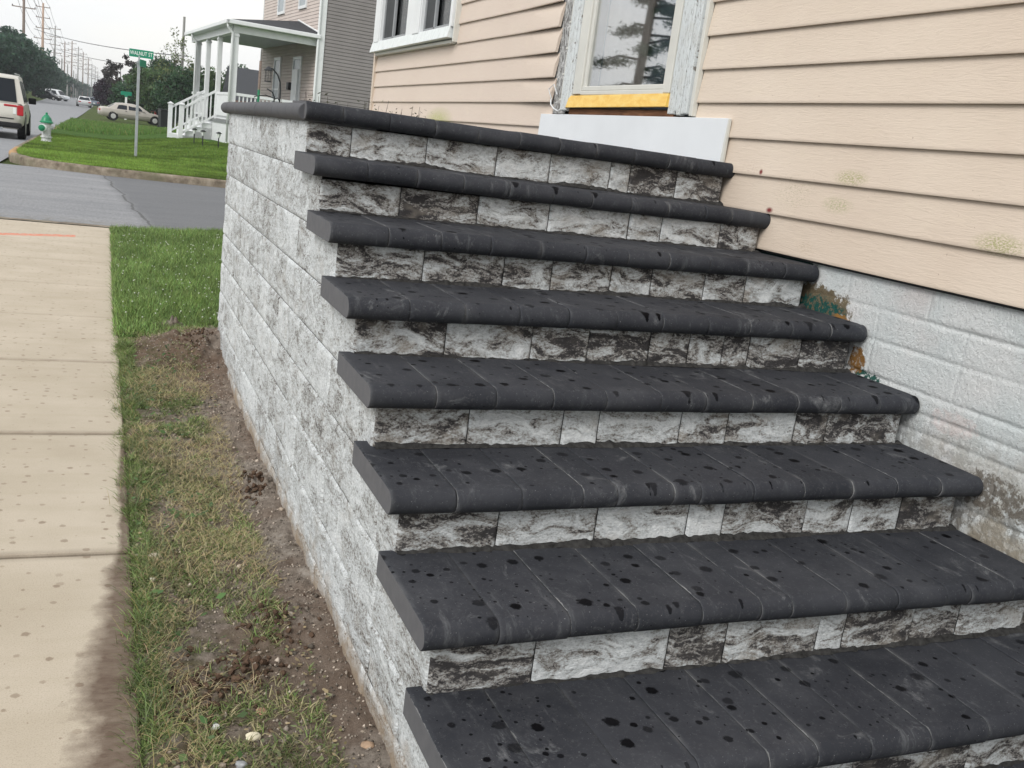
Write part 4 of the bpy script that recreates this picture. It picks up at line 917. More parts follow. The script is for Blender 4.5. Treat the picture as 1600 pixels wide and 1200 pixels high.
# porch roof: hip
E3 = 2.99
mb = MB(); mb.add([(-3.0, -0.02, E3), (-3.0, 8.75, E3), (0, 8.75, E3 + 0.02), (0, -0.02, E3 + 0.02), (0, 3.0, 3.60), (0, 5.9, 3.60), (-3.0, -0.02, E3 - 0.02), (-3.0, 8.75, E3 - 0.02), (0, 8.75, E3 - 0.02), (0, -0.02, E3 - 0.02)],
    [[0, 1, 5, 4], [0, 4, 3], [1, 2, 5], [0, 6, 7, 1], [0, 3, 9, 6], [1, 7, 8, 2], [6, 9, 8, 7]]); mb.build('porch_roof', M_SHING, nb)
mb = MB(); mb.tube([(-0.02, -0.05, 3.04), (-0.02, 3.0, 3.63)], 0.03, 6); mb.build('roof_flashing', M_WHITE, nb)
mb = MB(); mb.box(-3.10, -3.0, -0.12, 8.85, E3 - 0.14, E3 - 0.005); mb.box(-3.10, 0.0, -0.12, -0.025, E3 - 0.142, E3 - 0.007); mb.build('gutter', M_WHITE, nb, bevel=0.02)
mb = MB(); mb.box(-2.84, -2.62, 0.12, 8.6, 2.62, E3 - 0.1); mb.box(-2.84, 0.0, 0.119, 0.30, 2.618, E3 - 0.1); mb.box(-3.0, 0.0, 0.0, 8.7, E3 - 0.13, E3 - 0.03); mb.build('porch_beam', M_WHITE, nb)
mb = MB(); mb.box(-2.61, -0.01, 0.31, 8.55, E3 - 0.16, E3 - 0.125); mb.build('porch_ceiling', plain('porch_ceiling_grey', (0.42, 0.46, 0.45)), nb)
for py in (0.21, 3.02, 5.33, 7.47): 
    mb = MB(); mb.box(-2.80, -2.64, py - 0.07, py + 0.09, -0.22, 2.62); mb.box(-2.82, -2.62, py - 0.09, py + 0.11, 2.5, 2.56); mb.build('porch_post', M_WHITE, nb, bevel=0.01)
for py, ex in ((0.10, 0), (7.30, 0)):
    mb = MB(); mb.tube([(-3.04, py - 0.1, E3 - 0.13), (-3.03, py - 0.06, E3 - 0.24), (-2.86, py, E3 - 0.40), (-2.86, py, E3 - 0.6), (-2.86, py, -0.9)], 0.045, 8); mb.build('downspout', M_WHITE, nb, smooth=True)
mb = MB(); mb.box(-2.88, 0.0, 0.02, 8.7, -0.30, -0.20); mb.build('porch_deck', plain('grey_deck', (0.20, 0.21, 0.21)), nb)
mb = MB(); mb.box(-2.84, 0.0, 0.06, 8.66, -1.6, -0.30); mb.build('porch_base', M_WHITE, nb)
def railing(name, a, b, zt=0.68, zb=-0.10, st=0.13, slope=None):
    mb = MB(); a = Vector(a); b = Vector(b); d = b - a; L = d.length; n = max(1, int(L / st)); u = d.normalized(); s = Vector((-u.y, u.x, 0))
    def beam(p, q, h, w):
        mb.add([p - s * w + Vector((0, 0, -h)), p + s * w + Vector((0, 0, -h)), p + s * w + Vector((0, 0, h)), p - s * w + Vector((0, 0, h)), q - s * w + Vector((0, 0, -h)), q + s * w + Vector((0, 0, -h)), q + s * w + Vector((0, 0, h)), q - s * w + Vector((0, 0, h))],
            [[0, 3, 2, 1], [4, 5, 6, 7], [0, 1, 5, 4], [1, 2, 6, 5], [2, 3, 7, 6], [3, 0, 4, 7]])
    za, zb2 = slope if slope else ((zt, zb), (zt, zb))
    at = lambda t, k: a + d * t + Vector((0, 0, za[k] + (zb2[k] - za[k]) * t))
    beam(at(0, 0), at(1, 0), 0.045, 0.04); beam(at(0, 1), at(1, 1), 0.035, 0.03)
    for i in range(1, n):
        p = at(i / n, 1); q = at(i / n, 0); mb.box(p.x - 0.02, p.x + 0.02, p.y - 0.02, p.y + 0.02, p.z, q.z)
    return mb.build(name, M_WHITE, nb)
railing('railing', (-2.72, 0.30, 0), (-2.72, 2.95, 0)); railing('railing', (-2.72, 5.4, 0), (-2.72, 7.4, 0)); railing('railing', (-2.64, 0.21, 0), (-0.02, 0.21, 0)); railing('railing', (-2.72, 7.55, 0), (-2.72, 8.5, 0))
mb = MB(); mb.box(-2.75, -2.70, 0.30, 2.95, -0.18, 0.62); mb.build('porch_panel', M_WHITE, nb)
for yy_, xn, zn in ((3.02, -3.92, -0.93), (5.33, -3.98, -1.03)):
    railing('stair_railing', (-2.80, yy_, 0), (xn + 0.05, yy_, 0), slope=((0.74, -0.12), (0.02, -0.84)))
    z0 = zf_(xn, yy_); mb = MB(); mb.box(xn - 0.07, xn + 0.07, yy_ - 0.07, yy_ + 0.07, z0 - 0.2, 0.12); mb.box(xn - 0.10, xn + 0.10, yy_ - 0.10, yy_ + 0.10, 0.12, 0.15)
    mb.add([(xn - 0.09, yy_ - 0.09, 0.15), (xn + 0.09, yy_ - 0.09, 0.15), (xn + 0.09, yy_ + 0.09, 0.15), (xn - 0.09, yy_ + 0.09, 0.15), (xn, yy_, 0.21)], [[0, 1, 4], [1, 2, 4], [2, 3, 4], [3, 0, 4]]); mb.build('newel_post', M_WHITE, nb)
mb = MB()
for i in range(4): mb.box(-2.9 - 0.28 * (i + 1), -2.85, 3.08, 5.27, -1.5, -0.22 - 0.175 * (i + 1) + 0.0007 * i)
mb.build('porch_stairs', M_WHITE, nb)
# low handrail at the near corner of the porch
mb = MB(); mb.tube([(-2.70, -0.2, -0.12), (-2.86, -0.9, -0.42), (-2.92, -1.2, -0.62)], 0.03, 6); mb.tube([(-2.92, -1.2, -0.6), (-2.92, -1.2, -1.35)], 0.03, 6); mb.tube([(-2.78, -0.5, -0.3), (-2.78, -0.5, -1.3)], 0.025, 6); mb.build('low_handrail', M_WHITE, nb)

# solar path lights beside the porch
def toworld(lx, ly): c, s = math.cos(R_(4.5)), math.sin(R_(4.5)); return 5.96 + c * lx - s * ly, 31 + s * lx + c * ly
def onlawn(u, v):     # used once at build time: a spot on the lawn
    d = [M[i][0] * (u - 800) / 1512.4 + M[i][1] + M[i][2] * (600 - v) / 1512.4 for i in range(3)]
    s = 10.0
    for _ in range(60):
        x = -0.64976 + d[0] * s; y = -3.66742 + d[1] * s; z = -0.08712 + d[2] * s; s += (float(lawnz(x, y)) - z) / d[2] * 0.5
    return x, y
lp = empty('path_light', (0, 0, 0)); tag(lp, 'black lantern path light beside the white porch base, leftmost of the four', 'path light', 'solar lantern path lights in the lawn by the porch')
mb = MB(); mb.tube([(0, 0, 0), (0, 0, 0.33)], 0.018, 8); mb.build('stake', M_IRON, lp)
mb = MB(); mb.lathe([(0.035, 0.33), (0.06, 0.45)], 4); mb.build('lantern_glass', plain('frosted_lens', (0.6, 0.62, 0.6), 0.3), lp)
mb = MB(); mb.lathe([(0.09, 0.45), (0.088, 0.465), (0.03, 0.50)], 4); mb.build('cap', M_IRON, lp)
lpos = [(1.98, 29.8), (2.14, 28.6), (2.56, 28.1), (3.75, 28.0)]
for i, (x, y) in enumerate(lpos):
    o = lp if i == 0 else copy_tree(lp); o.location = (x, y, float(lawnz(x, y)) - 0.02)
    o['label'] = ['black lantern path light by the foot of the porch stairs, leftmost of the row', 'short lantern path light, second from the porch stairs', 'tallest looking lantern path light, third from the porch stairs', 'lantern path light half hidden behind the stone block wall edge'][i]
# green and brown garden pole, plant hooks and bird feeders next to the porch
t = empty('garden_pole', (3.38, 26.0, float(lawnz(3.38, 26.0)))); tag(t, 'straight garden pole, brown above and green below, in front of the porch', 'pole')
mb = MB(); mb.tube([(0, 0, 0), (0, 0, 1.92)], 0.035, 8); mb.build('green_sleeve', M_HGREEN, t)
mb = MB(); mb.tube([(0, 0, 1.92), (0, 0, 2.72)], 0.036, 8); mb.build('brown_top', M_POLE, t)
t = empty('plant_hook', (3.97, 25.9, float(lawnz(3.9, 26)))); tag(t, 'tall curved black iron plant hook holding a bird feeder by the porch', 'plant hook')
mb = MB(); mb.tube([(0, 0, 0), (0, 0, 2.0), (-0.02, 0, 2.2), (-0.10, 0, 2.4), (-0.24, 0, 2.54), (-0.37, 0, 2.58)], 0.022, 8); mb.build('hook_rod', M_IRON, t, smooth=True)
t = empty('bird_feeder', (3.60, 25.9, float(lawnz(3.9, 26)) + 2.50)); tag(t, 'small caged bird feeder hanging from the tall black hook', 'bird feeder')
mb = MB(); mb.lathe([(0.03, 0.10), (0.12, 0.0), (0.12, -0.02)], 10); mb.build('feeder_roof', M_IRON, t)
mb = MB(); [mb.tube([(0.09 * math.cos(a), 0.09 * math.sin(a), -0.02), (0.09 * math.cos(a), 0.09 * math.sin(a), -0.30)], 0.005, 4) for a in np.linspace(0, 6.28, 9)[:-1]]; mb.lathe([(0.10, -0.30), (0.10, -0.33)], 10); mb.build('feeder_cage', M_IRON, t)
t = empty('low_plant_hook', (3.78, 25.7, float(lawnz(3.9, 26)))); tag(t, 'shorter black double shepherd hook in front of the porch window', 'plant hook')
mb = MB(); mb.tube([(0, 0, 0), (0, 0, 1.78), (-0.06, 0, 1.90), (-0.22, 0, 1.98)], 0.02, 8); mb.tube([(0, 0, 1.72), (0.10, 0, 1.76), (0.16, 0, 1.68)], 0.018, 8); mb.tube([(0, 0, 1.74), (-0.25, 0, 1.80), (-0.55, 0, 1.72), (-0.60, 0, 1.55)], 0.014, 8); mb.build('hook_rod', M_IRON, t, smooth=True)

# ------------------------------------------------------------------ foliage helpers
def crown_mesh(name, cx, ncl, nl, leaf, colr, seed, shape=(1, 1, 1), clump=0.22, fl=0.0, lowcut=-1.0):
    g = np.random.default_rng(seed); c = []
    while len(c) < ncl:
        p = g.uniform(-1, 1, 3); r = np.linalg.norm(p)
        if r > 1 or r < 0.30 or p[2] < lowcut: continue
        lim = 0.80 + 0.28 * float(fbm(p[0] / r * 1.7 + seed, p[1] / r * 1.7, p[2] / r * 1.7, seed))
        if r > lim: continue
        c.append(p)
    c = np.array(c); sz = clump * g.uniform(0.6, 1.3, ncl)
    idx = np.repeat(np.arange(ncl), nl); n = len(idx)
    q = g.normal(0, 1, (n, 3)); q /= np.linalg.norm(q, axis=1)[:, None]; q *= (g.random((n, 1)) ** 0.5)
    P = (c[idx] + q * sz[idx][:, None] * np.array([1, 1, 0.7])) * np.array(shape)
    a = g.normal(0, 1, (n, 3)); a /= np.linalg.norm(a, axis=1)[:, None]; b = np.cross(a, g.normal(0, 1, (n, 3))); b /= np.linalg.norm(b, axis=1)[:, None]
    L = (leaf * g.uniform(0.6, 1.3, n))[:, None]; ex = a * L; ey = b * L * 0.55
    V = np.stack([P - ex, P - ey, P + ex, P + ey], 1).reshape(-1, 3); F = np.arange(4 * n).reshape(-1, 4)
    tone = g.uniform(0.65, 1.4, ncl)[idx] * g.uniform(0.75, 1.25, n)
    col = np.array(colr)[None, :] * tone[:, None] * (1 + 0.15 * g.uniform(-1, 1, (n, 3)))
    return V, F, np.repeat(col, 4, 0), c * np.array(shape)
def tree(label, x, y, z, h, rw, colr, seed, ncl=90, nl=60, leaf=0.2, trunk=0.25, group=None, shape=None, cat='tree', clump=0.22, lowcut=-1.0, crownz=0.55, name='tree'):
    t = empty(name, (x, y, z)); tag(t, label, cat, group)
    sh = shape or (rw, rw, h * 0.5)
    V, F, C, cl = crown_mesh('crown', None, ncl, nl, leaf, colr, seed, sh, clump, lowcut=lowcut); V = V + np.array([0, 0, h * crownz])
    mk('crown', V, F, M_LEAF, t, col=C)
    g = random.Random(seed); mb = MB(); top = h * crownz * 0.9
    mb.tube([(0, 0, -0.3), (0.02 * h * g.uniform(-1, 1), 0, top * 0.4), (0.03 * h * g.uniform(-1, 1), 0.02 * h, top)], [trunk, trunk * 0.7, trunk * 0.35], 8)
    for i in range(min(22, len(cl))):
        q = cl[g.randrange(len(cl))]; s = top * g.uniform(0.35, 0.95); e = Vector((q[0] * 0.9, q[1] * 0.9, q[2] * 0.9 + h * crownz))
        m_ = Vector((e.x * 0.45, e.y * 0.45, s + (e.z - s) * 0.6)); mb.tube([(0, 0, s), m_, e], [trunk * 0.4, trunk * 0.22, trunk * 0.06], 5)
    mb.build('trunk', M_BARK, t, smooth=True); return t
def place(u, dist, z):       # ground point seen at image column u at distance y = dist (only used to look up where things stand)
    pass
GRN = (0.042, 0.085, 0.042); GRN2 = (0.066, 0.110, 0.042); PURP = (0.038, 0.022, 0.034); PINEC = (0.055, 0.085, 0.050)
def azx(az, y): return az * (y + 3.667) - 0.65
# trees behind the sign and porch   (az = dx/dy seen from the camera)
for i, (az, y, h, rw, colr, lab, kw) in enumerate([
    (0.0055, 150, 4.9, 2.9, PURP, 'round dark purple leaved tree beyond the parked cars', dict(ncl=190, nl=60, clump=0.22, crownz=0.52, leaf=0.15)),
    (0.0125, 128, 6.9, 2.7, (0.040, 0.036, 0.032), 'tall dusky tree with open gappy crown above the purple tree', dict(ncl=52, nl=60, clump=0.17, crownz=0.60, leaf=0.15)),
    (0.0440, 118, 8.2, 3.5, GRN, 'big blue green tree behind and right of the street sign', dict(ncl=110, nl=70, crownz=0.5, leaf=0.16)),
    (0.0280, 108, 6.0, 3.0, GRN2, 'green tree directly behind the street sign post', dict(ncl=120, nl=70, crownz=0.48, leaf=0.15)),
    (0.0560, 96, 6.0, 3.4, GRN2, 'broad mid green tree behind the tan sedan', dict(ncl=120, nl=80, crownz=0.48, leaf=0.14)),
    (0.0690, 84, 5.6, 3.0, GRN, 'dense green tree left of the porch posts', dict(ncl=110, nl=80, crownz=0.48, leaf=0.13)),
    (0.0600, 88, 7.6, 2.3, (0.12, 0.145, 0.060), 'thin tree with sparse pale new leaves left of the porch roof', dict(ncl=60, nl=30, clump=0.20, crownz=0.62, leaf=0.10, trunk=0.08)),
    (0.0880, 92, 6.3, 3.4, GRN2, 'green tree seen between the porch posts', dict(ncl=100, nl=80, crownz=0.48, leaf=0.14)),
    (0.1100, 120, 7.8, 3.6, GRN, 'distant green tree seen under the porch roof', dict(ncl=80, nl=60, crownz=0.5, leaf=0.17)),
    (0.1290, 125, 7.6, 4.0, GRN2, 'distant green tree behind the dark shingled roof', dict(ncl=70, nl=60, crownz=0.5, leaf=0.17)),
    (0.0215, 104, 3.9, 2.6, GRN, 'low round green bush tree behind the tan sedan boot', dict(ncl=80, nl=70, crownz=0.46, leaf=0.13, cat='bush'))]):
    cat = kw.pop('cat', 'tree'); tree(lab, azx(az, y), y, float(gz(y)), h, rw, colr, 100 + i, trunk=kw.pop('trunk', 0.28), cat=cat, name='bush' if cat == 'bush' else 'tree', **kw)
# tree line on the left of the main street
spec = [(-0.108, 140, 9.0, 5.0), (-0.090, 150, 8.8, 5.0), (-0.078, 160, 9.2, 5.2), (-0.068, 178, 9.8, 5.0), (-0.060, 205, 9.0, 5), (-0.0525, 250, 8.2, 5), (-0.0475, 300, 9.8, 5.6), (-0.043, 350, 9.8, 6), (-0.0385, 400, 9.8, 7), (-0.034, 450, 10, 7), (-0.0295, 510, 10.4, 8), (-0.0255, 580, 10, 9), (-0.0215, 660, 10, 10), (-0.0175, 760, 10, 11), (-0.0135, 880, 10, 12), (-0.0095, 1000, 10, 13)]
words = ['nearest', 'second', 'third', 'fourth', 'fifth', 'sixth', 'seventh', 'eighth', 'ninth', 'tenth', 'eleventh', 'twelfth', 'thirteenth', 'fourteenth', 'fifteenth', 'farthest']
for i, (az, y, h, rw) in enumerate(spec):
    x = azx(az, y)
    if i < 3 or i in (6, 11):
        kk = i; t = tree('', x, y, float(groundz(x, y)) - 0.2, h, rw, (0.036, 0.078, 0.048) if i % 2 else (0.042, 0.086, 0.054), 200 + i, ncl=170 if i < 5 else 120, nl=70, leaf=0.24 if i < 5 else 0.34, crownz=0.5, clump=0.2, trunk=0.35)
        base = t
    else:
        t = copy_tree(base); t.location = (x, y, float(groundz(x, y)) - 0.2); t.rotation_euler = (0, 0, i * 1.7)
    t['label'] = 'dark green tree, %s from the street corner in the tree line left of the poles' % words[i]; t['category'] = 'tree'; t['group'] = 'trees in the line left of the main street'
# undergrowth below the tree line
n = 9000; yy = rng.uniform(120, 900, n) ** 1.0; xx = azx(np.interp(yy, [120, 150, 400, 900], [-0.125, -0.10, -0.040, -0.0125]), yy) + rng.normal(0, 1.2, n) + 1.0
sz = 0.5 * (0.5 + yy / 400)
V, F = [], []
a = rng.normal(0, 1, (n, 3)); a /= np.linalg.norm(a, axis=1)[:, None]; b = np.cross(a, rng.normal(0, 1, (n, 3))); b /= np.linalg.norm(b, axis=1)[:, None]
P = np.stack([xx, yy, groundz(xx, yy) + rng.random(n) * (2.6 + yy / 300)], 1); L = sz[:, None]
V = np.stack([P - a * L, P - b * L * 0.6, P + a * L, P + b * L * 0.6], 1).reshape(-1, 3)
tag(mk('undergrowth', V, np.arange(4 * n).reshape(-1, 4), M_LEAF, col=np.repeat(gcol(n, (0.036, 0.070, 0.042), 0.4), 4, 0)), 'dark undergrowth along the foot of the tree line', 'undergrowth', kind='stuff')
# pine tree across the street (mirrored in the storm door glass)
pt = empty('pine_tree', (-12.4, 27.0, G)); tag(pt, 'tall pine tree across the main street, seen mirrored in the storm door glass', 'pine tree')
mb = MB(); mb.tube([(0.25, 0, 0), (0.10, 0.1, 4), (-0.05, 0, 8), (0, 0, 14)], [0.19, 0.165, 0.14, 0.05], 10)
g = random.Random(4); VV = []; CC = []; gp = np.random.default_rng(4)
for i in range(34):
    z = 4.3 + i * 0.28; a = g.choice([1.2, 1.7, -1.4, -1.8, 0.3, 2.8]) + g.uniform(-0.5, 0.5); L = g.uniform(1.1, 2.4) * (1.15 - i / 44)
    pts = [Vector((0, 0, z)), Vector((math.cos(a) * L * 0.5, math.sin(a) * L * 0.5, z + 0.10)), Vector((math.cos(a) * L, math.sin(a) * L, z - 0.2))]
    mb.tube(pts, [0.05, 0.035, 0.012], 5)
    n = 420; tt_ = gp.uniform(0.3, 1.0, n); c = np.array([pts[1]]) * 0
    c = np.outer(1 - tt_, np.array(pts[0])) + np.outer(tt_, np.array(pts[2])) + gp.normal(0, 1, (n, 3)) * np.array([0.20, 0.20, 0.09])
    d = gp.normal(0, 1, (n, 3)); d /= np.linalg.norm(d, axis=1)[:, None]; e = np.cross(d, gp.normal(0, 1, (n, 3))); e /= np.linalg.norm(e, axis=1)[:, None]
    VV.append(np.stack([c - d * 0.10, c - e * 0.02, c + d * 0.10, c + e * 0.02], 1).reshape(-1, 3)); CC.append(np.repeat(gcol(n, PINEC, 0.35), 4, 0))
mb.build('trunk', M_BARK, pt, smooth=True); VV = np.concatenate(VV); mk('needles', VV, np.arange(len(VV)).reshape(-1, 4), M_LEAF, pt, col=np.concatenate(CC))
# twiggy weeds behind the landing
t = empty('twiggy_weed', (0.9, 3.1, G)); tag(t, 'spindly leafy weeds poking up just behind the landing coping', 'weeds')
mb = MB(); g = random.Random(8); LX = []; 
for i in range(46):
    x0 = g.uniform(-0.55, 0.65); y0 = g.uniform(-0.2, 0.35); hgt = 1.575 + g.uniform(0.0, 0.17) ; p = [(x0 * 0.7, y0, 0), (x0 * 0.85, y0, hgt * 0.6), (x0 + g.uniform(-0.08, 0.08), y0, hgt)]
    mb.tube(p, [0.004, 0.003, 0.0012], 4)
    for k in range(9): LX.append((x0 + g.uniform(-0.06, 0.06), y0 + g.uniform(-0.05, 0.05), hgt - g.uniform(0, 0.22)))
mb.build('stems', M_BARK, t); LX = np.array(LX); o = leafset('leaves', LX[:, 0], LX[:, 1], LX[:, 2], rng.uniform(0.006, 0.014, len(LX)), gcol(len(LX), (0.06, 0.075, 0.03), 0.4), None, kind=None, cat=None); o.parent = t

# ------------------------------------------------------------------ street sign
t = empty('street_sign', (0.10, 24.05, float(lawnz(0.1, 24.05)))); tag(t, 'green street name sign on a square metal post at the corner lawn', 'street sign')
mb = MB(); mb.box(-0.035, 0.035, -0.035, 0.035, -0.3, 2.33); mb.build('post', M_STEEL, t, bevel=0.008)
mb = MB(); mb.box(-0.05, 0.05, -0.05, 0.05, 2.33, 2.40); mb.box(-0.02, 0.02, -0.06, 0.06, 2.40, 2.52); mb.build('bracket', M_STEEL, t, bevel=0.005)
ang = R_(-20)
def blade_sign(z, L, hgt, yaw, txt, xo=0.0, size=0.15):
    e = empty('sign_blade', (xo, 0, z), yaw); e.parent = t
    mb = MB(); mb.box(-L / 2, L / 2, -0.004, 0.004, 0, hgt); b = mb.build('panel', M_GREEN, e)
    if txt:
        cu = bpy.data.curves.new('lettering', 'FONT'); cu.body = txt; cu.size = size; cu.align_x = 'CENTER'; cu.align_y = 'CENTER'; cu.extrude = 0.001; cu.space_character = 1.05; cu.offset = 0.0010
        tmp = bpy.data.objects.new('tmp', cu); COL.objects.link(tmp); bpy.context.view_layer.update()
        me = bpy.data.meshes.new_from_object(tmp.evaluated_get(bpy.context.evaluated_depsgraph_get())); bpy.data.objects.remove(tmp)
        o = bpy.data.objects.new('lettering', me); COL.objects.link(o); me.materials.clear(); me.materials.append(M_SWHITE); o.parent = e; o.location = (0, -0.006, hgt / 2); o.rotation_euler = (R_(90), 0, 0); o.scale = (0.80, 1.2, 1)
    return e
blade_sign(2.49, 0.58, 0.19, R_(-6), 'WALNUT ST', 0.05, 0.115)
e2 = blade_sign(2.27, 0.60, 0.17, R_(74), None, 0.10)
# farther street sign
t2 = empty('far_street_sign', (azx(0.0171, 92), 92, float(gz(92)) + 0.1)); tag(t2, 'small distant green street sign on a white post above the tan sedan', 'street sign')
mb = MB(); mb.box(-0.09, 0.09, -0.04, 0.04, 0, 2.1); mb.build('post', M_SWHITE, t2)
mb = MB(); mb.box(-0.45, 0.45, -0.02, 0.02, 2.1, 2.42); mb.box(-0.12, 0.12, -0.05, -0.021, 1.95, 2.1); mb.build('sign_panel', M_GREEN, t2)
t2 = empty('warning_sign', (azx(-0.0042, 160), 160, float(gz(160)) + 0.1)); tag(t2, 'small distant orange yellow diamond warning sign', 'warning sign')
mb = MB(); mb.box(-0.05, 0.05, -0.03, 0.03, 0, 1.6); mb.build('post', M_STEEL, t2)
mb = MB(); mb.add([(0, -0.05, 1.2), (0.75, -0.05, 1.95), (0, -0.05, 2.7), (-0.75, -0.05, 1.95), (0, -0.03, 1.2), (0.75, -0.03, 1.95), (0, -0.03, 2.7), (-0.75, -0.03, 1.95)], [[0, 1, 2, 3], [4, 7, 6, 5], [0, 4, 5, 1], [1, 5, 6, 2], [2, 6, 7, 3], [3, 7, 4, 0]]); mb.build('diamond_panel', plain('orange_sign', (0.75, 0.33, 0.05)), t2)

# ------------------------------------------------------------------ fire hydrant
hx, hy = -2.16, 27.2
t = empty('fire_hydrant', (hx, hy, float(lawnz(hx, hy)) - 0.02), R_(0)); tag(t, 'silver fire hydrant with green cap and green hose outlet by the curb', 'fire hydrant')
mb = MB(); mb.lathe([(0.155, 0.0), (0.155, 0.04), (0.125, 0.06), (0.12, 0.13), (0.15, 0.14), (0.15, 0.17), (0.118, 0.18), (0.118, 0.50), (0.135, 0.52), (0.135, 0.54)], 18); mb.build('barrel', M_HSILV, t, smooth=False)
mb = MB(); mb.lathe([(0.175, 0.54), (0.175, 0.57), (0.145, 0.60), (0.115, 0.68), (0.06, 0.75), (0.03, 0.77), (0.03, 0.82), (0.0, 0.83)], 18); mb.build('bonnet', M_HGREEN, t)
mb = MB(); mb.lathe([(0.09, -0.10), (0.09, -0.165)], 16, (-0.09, 0, 0.40), 'y'); mb.lathe([(0.105, -0.165), (0.105, -0.185)], 16, (-0.09, 0, 0.40), 'y'); mb.lathe([(0.075, -0.08), (0.075, -0.02)], 16, (-0.09, 0, 0.4), 'y'); mb.build('outlet', M_SWHITE, t)
mb = MB(); mb.lathe([(0.085, -0.185), (0.085, -0.23), (0.03, -0.24), (0.03, -0.27)], 16, (-0.11, 0, 0.40), 'y'); mb.build('outlet_cap', M_HGREEN, t)
mb = MB(); mb.lathe([(0.05, 0.10), (0.05, 0.17), (0.02, 0.18)], 12, (0, 0, 0.42), 'x'); mb.build('side_outlet', M_HSILV, t)

# ------------------------------------------------------------------ vehicles (x = along the car, rear at -L/2, front at +L/2)
def car(name, label, L, Wd, Hh, col, loc, rz, kind='sedan', group=None, far=False, cat='car'):
    t = empty(name, loc, rz); tag(t, label, cat, group)
    paint = plain(name + '_paint', col, 0.28, 0.5, 0.25, var=0.03); w2 = Wd / 2
    if kind == 'suv':
        st = [(-0.50, 0.42, 0.98, 0.62, 0.86), (-0.485, 0.32, 1.06, 0.66, 0.95), (-0.46, 0.30, 1.10, 0.70, 1.0), (-0.30, 0.28, 1.12, 0.70, 1.0), (0.0, 0.28, 1.12, 0.7, 1.0), (0.2, 0.28, 1.10, 0.70, 1.0), (0.36, 0.30, 1.06, 0.70, 0.99), (0.47, 0.32, 0.98, 0.66, 0.94), (0.50, 0.42, 0.80, 0.62, 0.84)]
        cab = [(-0.488, 1.06, 1.0), (-0.462, Hh - 0.10, 0.9), (-0.43, Hh - 0.02, 0.86), (-0.1, Hh, 0.86), (0.12, Hh - 0.03, 0.85), (0.20, Hh - 0.14, 0.85), (0.30, 1.06, 0.93)]; wr = 0.39; wx = (-0.31, 0.31)
    else:
        st = [(-0.50, 0.42, 0.78, 0.6, 0.80), (-0.485, 0.30, 0.93, 0.62, 0.90), (-0.44, 0.24, 0.98, 0.62, 0.97), (-0.30, 0.22, 0.97, 0.62, 1.0), (0.0, 0.22, 0.94, 0.60, 1.0), (0.2, 0.22, 0.90, 0.6, 1.0), (0.34, 0.24, 0.84, 0.58, 0.98), (0.46, 0.28, 0.72, 0.52, 0.92), (0.50, 0.38, 0.60, 0.50, 0.78)]
        cab = [(-0.37, 0.96, 0.93), (-0.25, Hh - 0.06, 0.78), (-0.16, Hh - 0.005, 0.74), (-0.02, Hh, 0.74), (0.08, Hh - 0.06, 0.76), (0.24, 0.89, 0.9)]; wr = 0.325; wx = (-0.30, 0.31)
    V = []; F = []
    prof = [(0.80, 0, 0.0), (0.97, 0, 0.15), (1.0, 1, 0.0), (0.965, 2, -0.07), (0.86, 2, 0.0), (0.5, 2, 0.012), (0, 2, 0.018)]
    ring = []
    for (xs_, zb, zt, zm, ws) in st:
        half = []
        for (f, w_, dz) in prof: half.append((w2 * ws * f, (zb, zm, zt)[w_] + dz))
        r = [(-a, z) for a, z in half][:-1] + [(0, half[-1][1])] + [(a, z) for a, z in half[::-1]][1:]
        ring.append(len(V)); V += [(xs_ * L, a, z) for a, z in r]
    m_ = len(r)
    for i in range(len(st) - 1):
        for q in range(m_): F.append([ring[i] + q, ring[i] + (q + 1) % m_, ring[i + 1] + (q + 1) % m_, ring[i + 1] + q])
    F.append([ring[0] + q for q in range(m_)][::-1]); F.append([ring[-1] + q for q in range(m_)])
    b = MB().add(V, F).build('body', paint, t, smooth=True)
    try: b.data.set_sharp_from_angle(angle=R_(42))
    except Exception: pass
    # cabin with roof
    V = []; F = []; ring = []; belt = (1.10 if kind == 'suv' else 0.94)
    for (xs_, z, f) in cab:
        wb = w2 * 0.94; wt = w2 * f * (0.93 if z > belt + 0.05 else 1.0); zz = min(z, belt)
        ring.append(len(V)); V += [(xs_ * L, -wb if z > belt else -wt, zz - 0.04), (xs_ * L, -wt, z - 0.03), (xs_ * L, -wt * 0.9, z), (xs_ * L, 0, z + 0.015), (xs_ * L, wt * 0.9, z), (xs_ * L, wt, z - 0.03), (xs_ * L, wb if z > belt else wt, zz - 0.04)]
    for i in range(len(cab) - 1):
        for q in range(6): F.append([ring[i] + q, ring[i] + q + 1, ring[i + 1] + q + 1, ring[i + 1] + q])
    cb = MB().add(V, F).build('cabin', paint, t, smooth=True)
    try: cb.data.set_sharp_from_angle(angle=R_(35))
    except Exception: pass
    # glass: front, rear, sides
    def pane(nm, quad, off):
        a_, b_, c_, d_ = [Vector(q) for q in quad]; n_ = (b_ - a_).cross(d_ - a_).normalized(); cen = (a_ + b_ + c_ + d_) / 4
        if n_.dot(cen - Vector((0, 0, belt + 0.1))) < 0: n_ = -n_
        P = [q + (cen - q) * 0.05 + n_ * off for q in (a_, b_, c_, d_)]; P2 = [q - n_ * 0.03 for q in P]
        MB().add(P + P2, [[0, 1, 2, 3], [4, 7, 6, 5], [0, 4, 5, 1], [1, 5, 6, 2], [2, 6, 7, 3], [3, 7, 4, 0]]).build(nm, M_CGLASS, t)
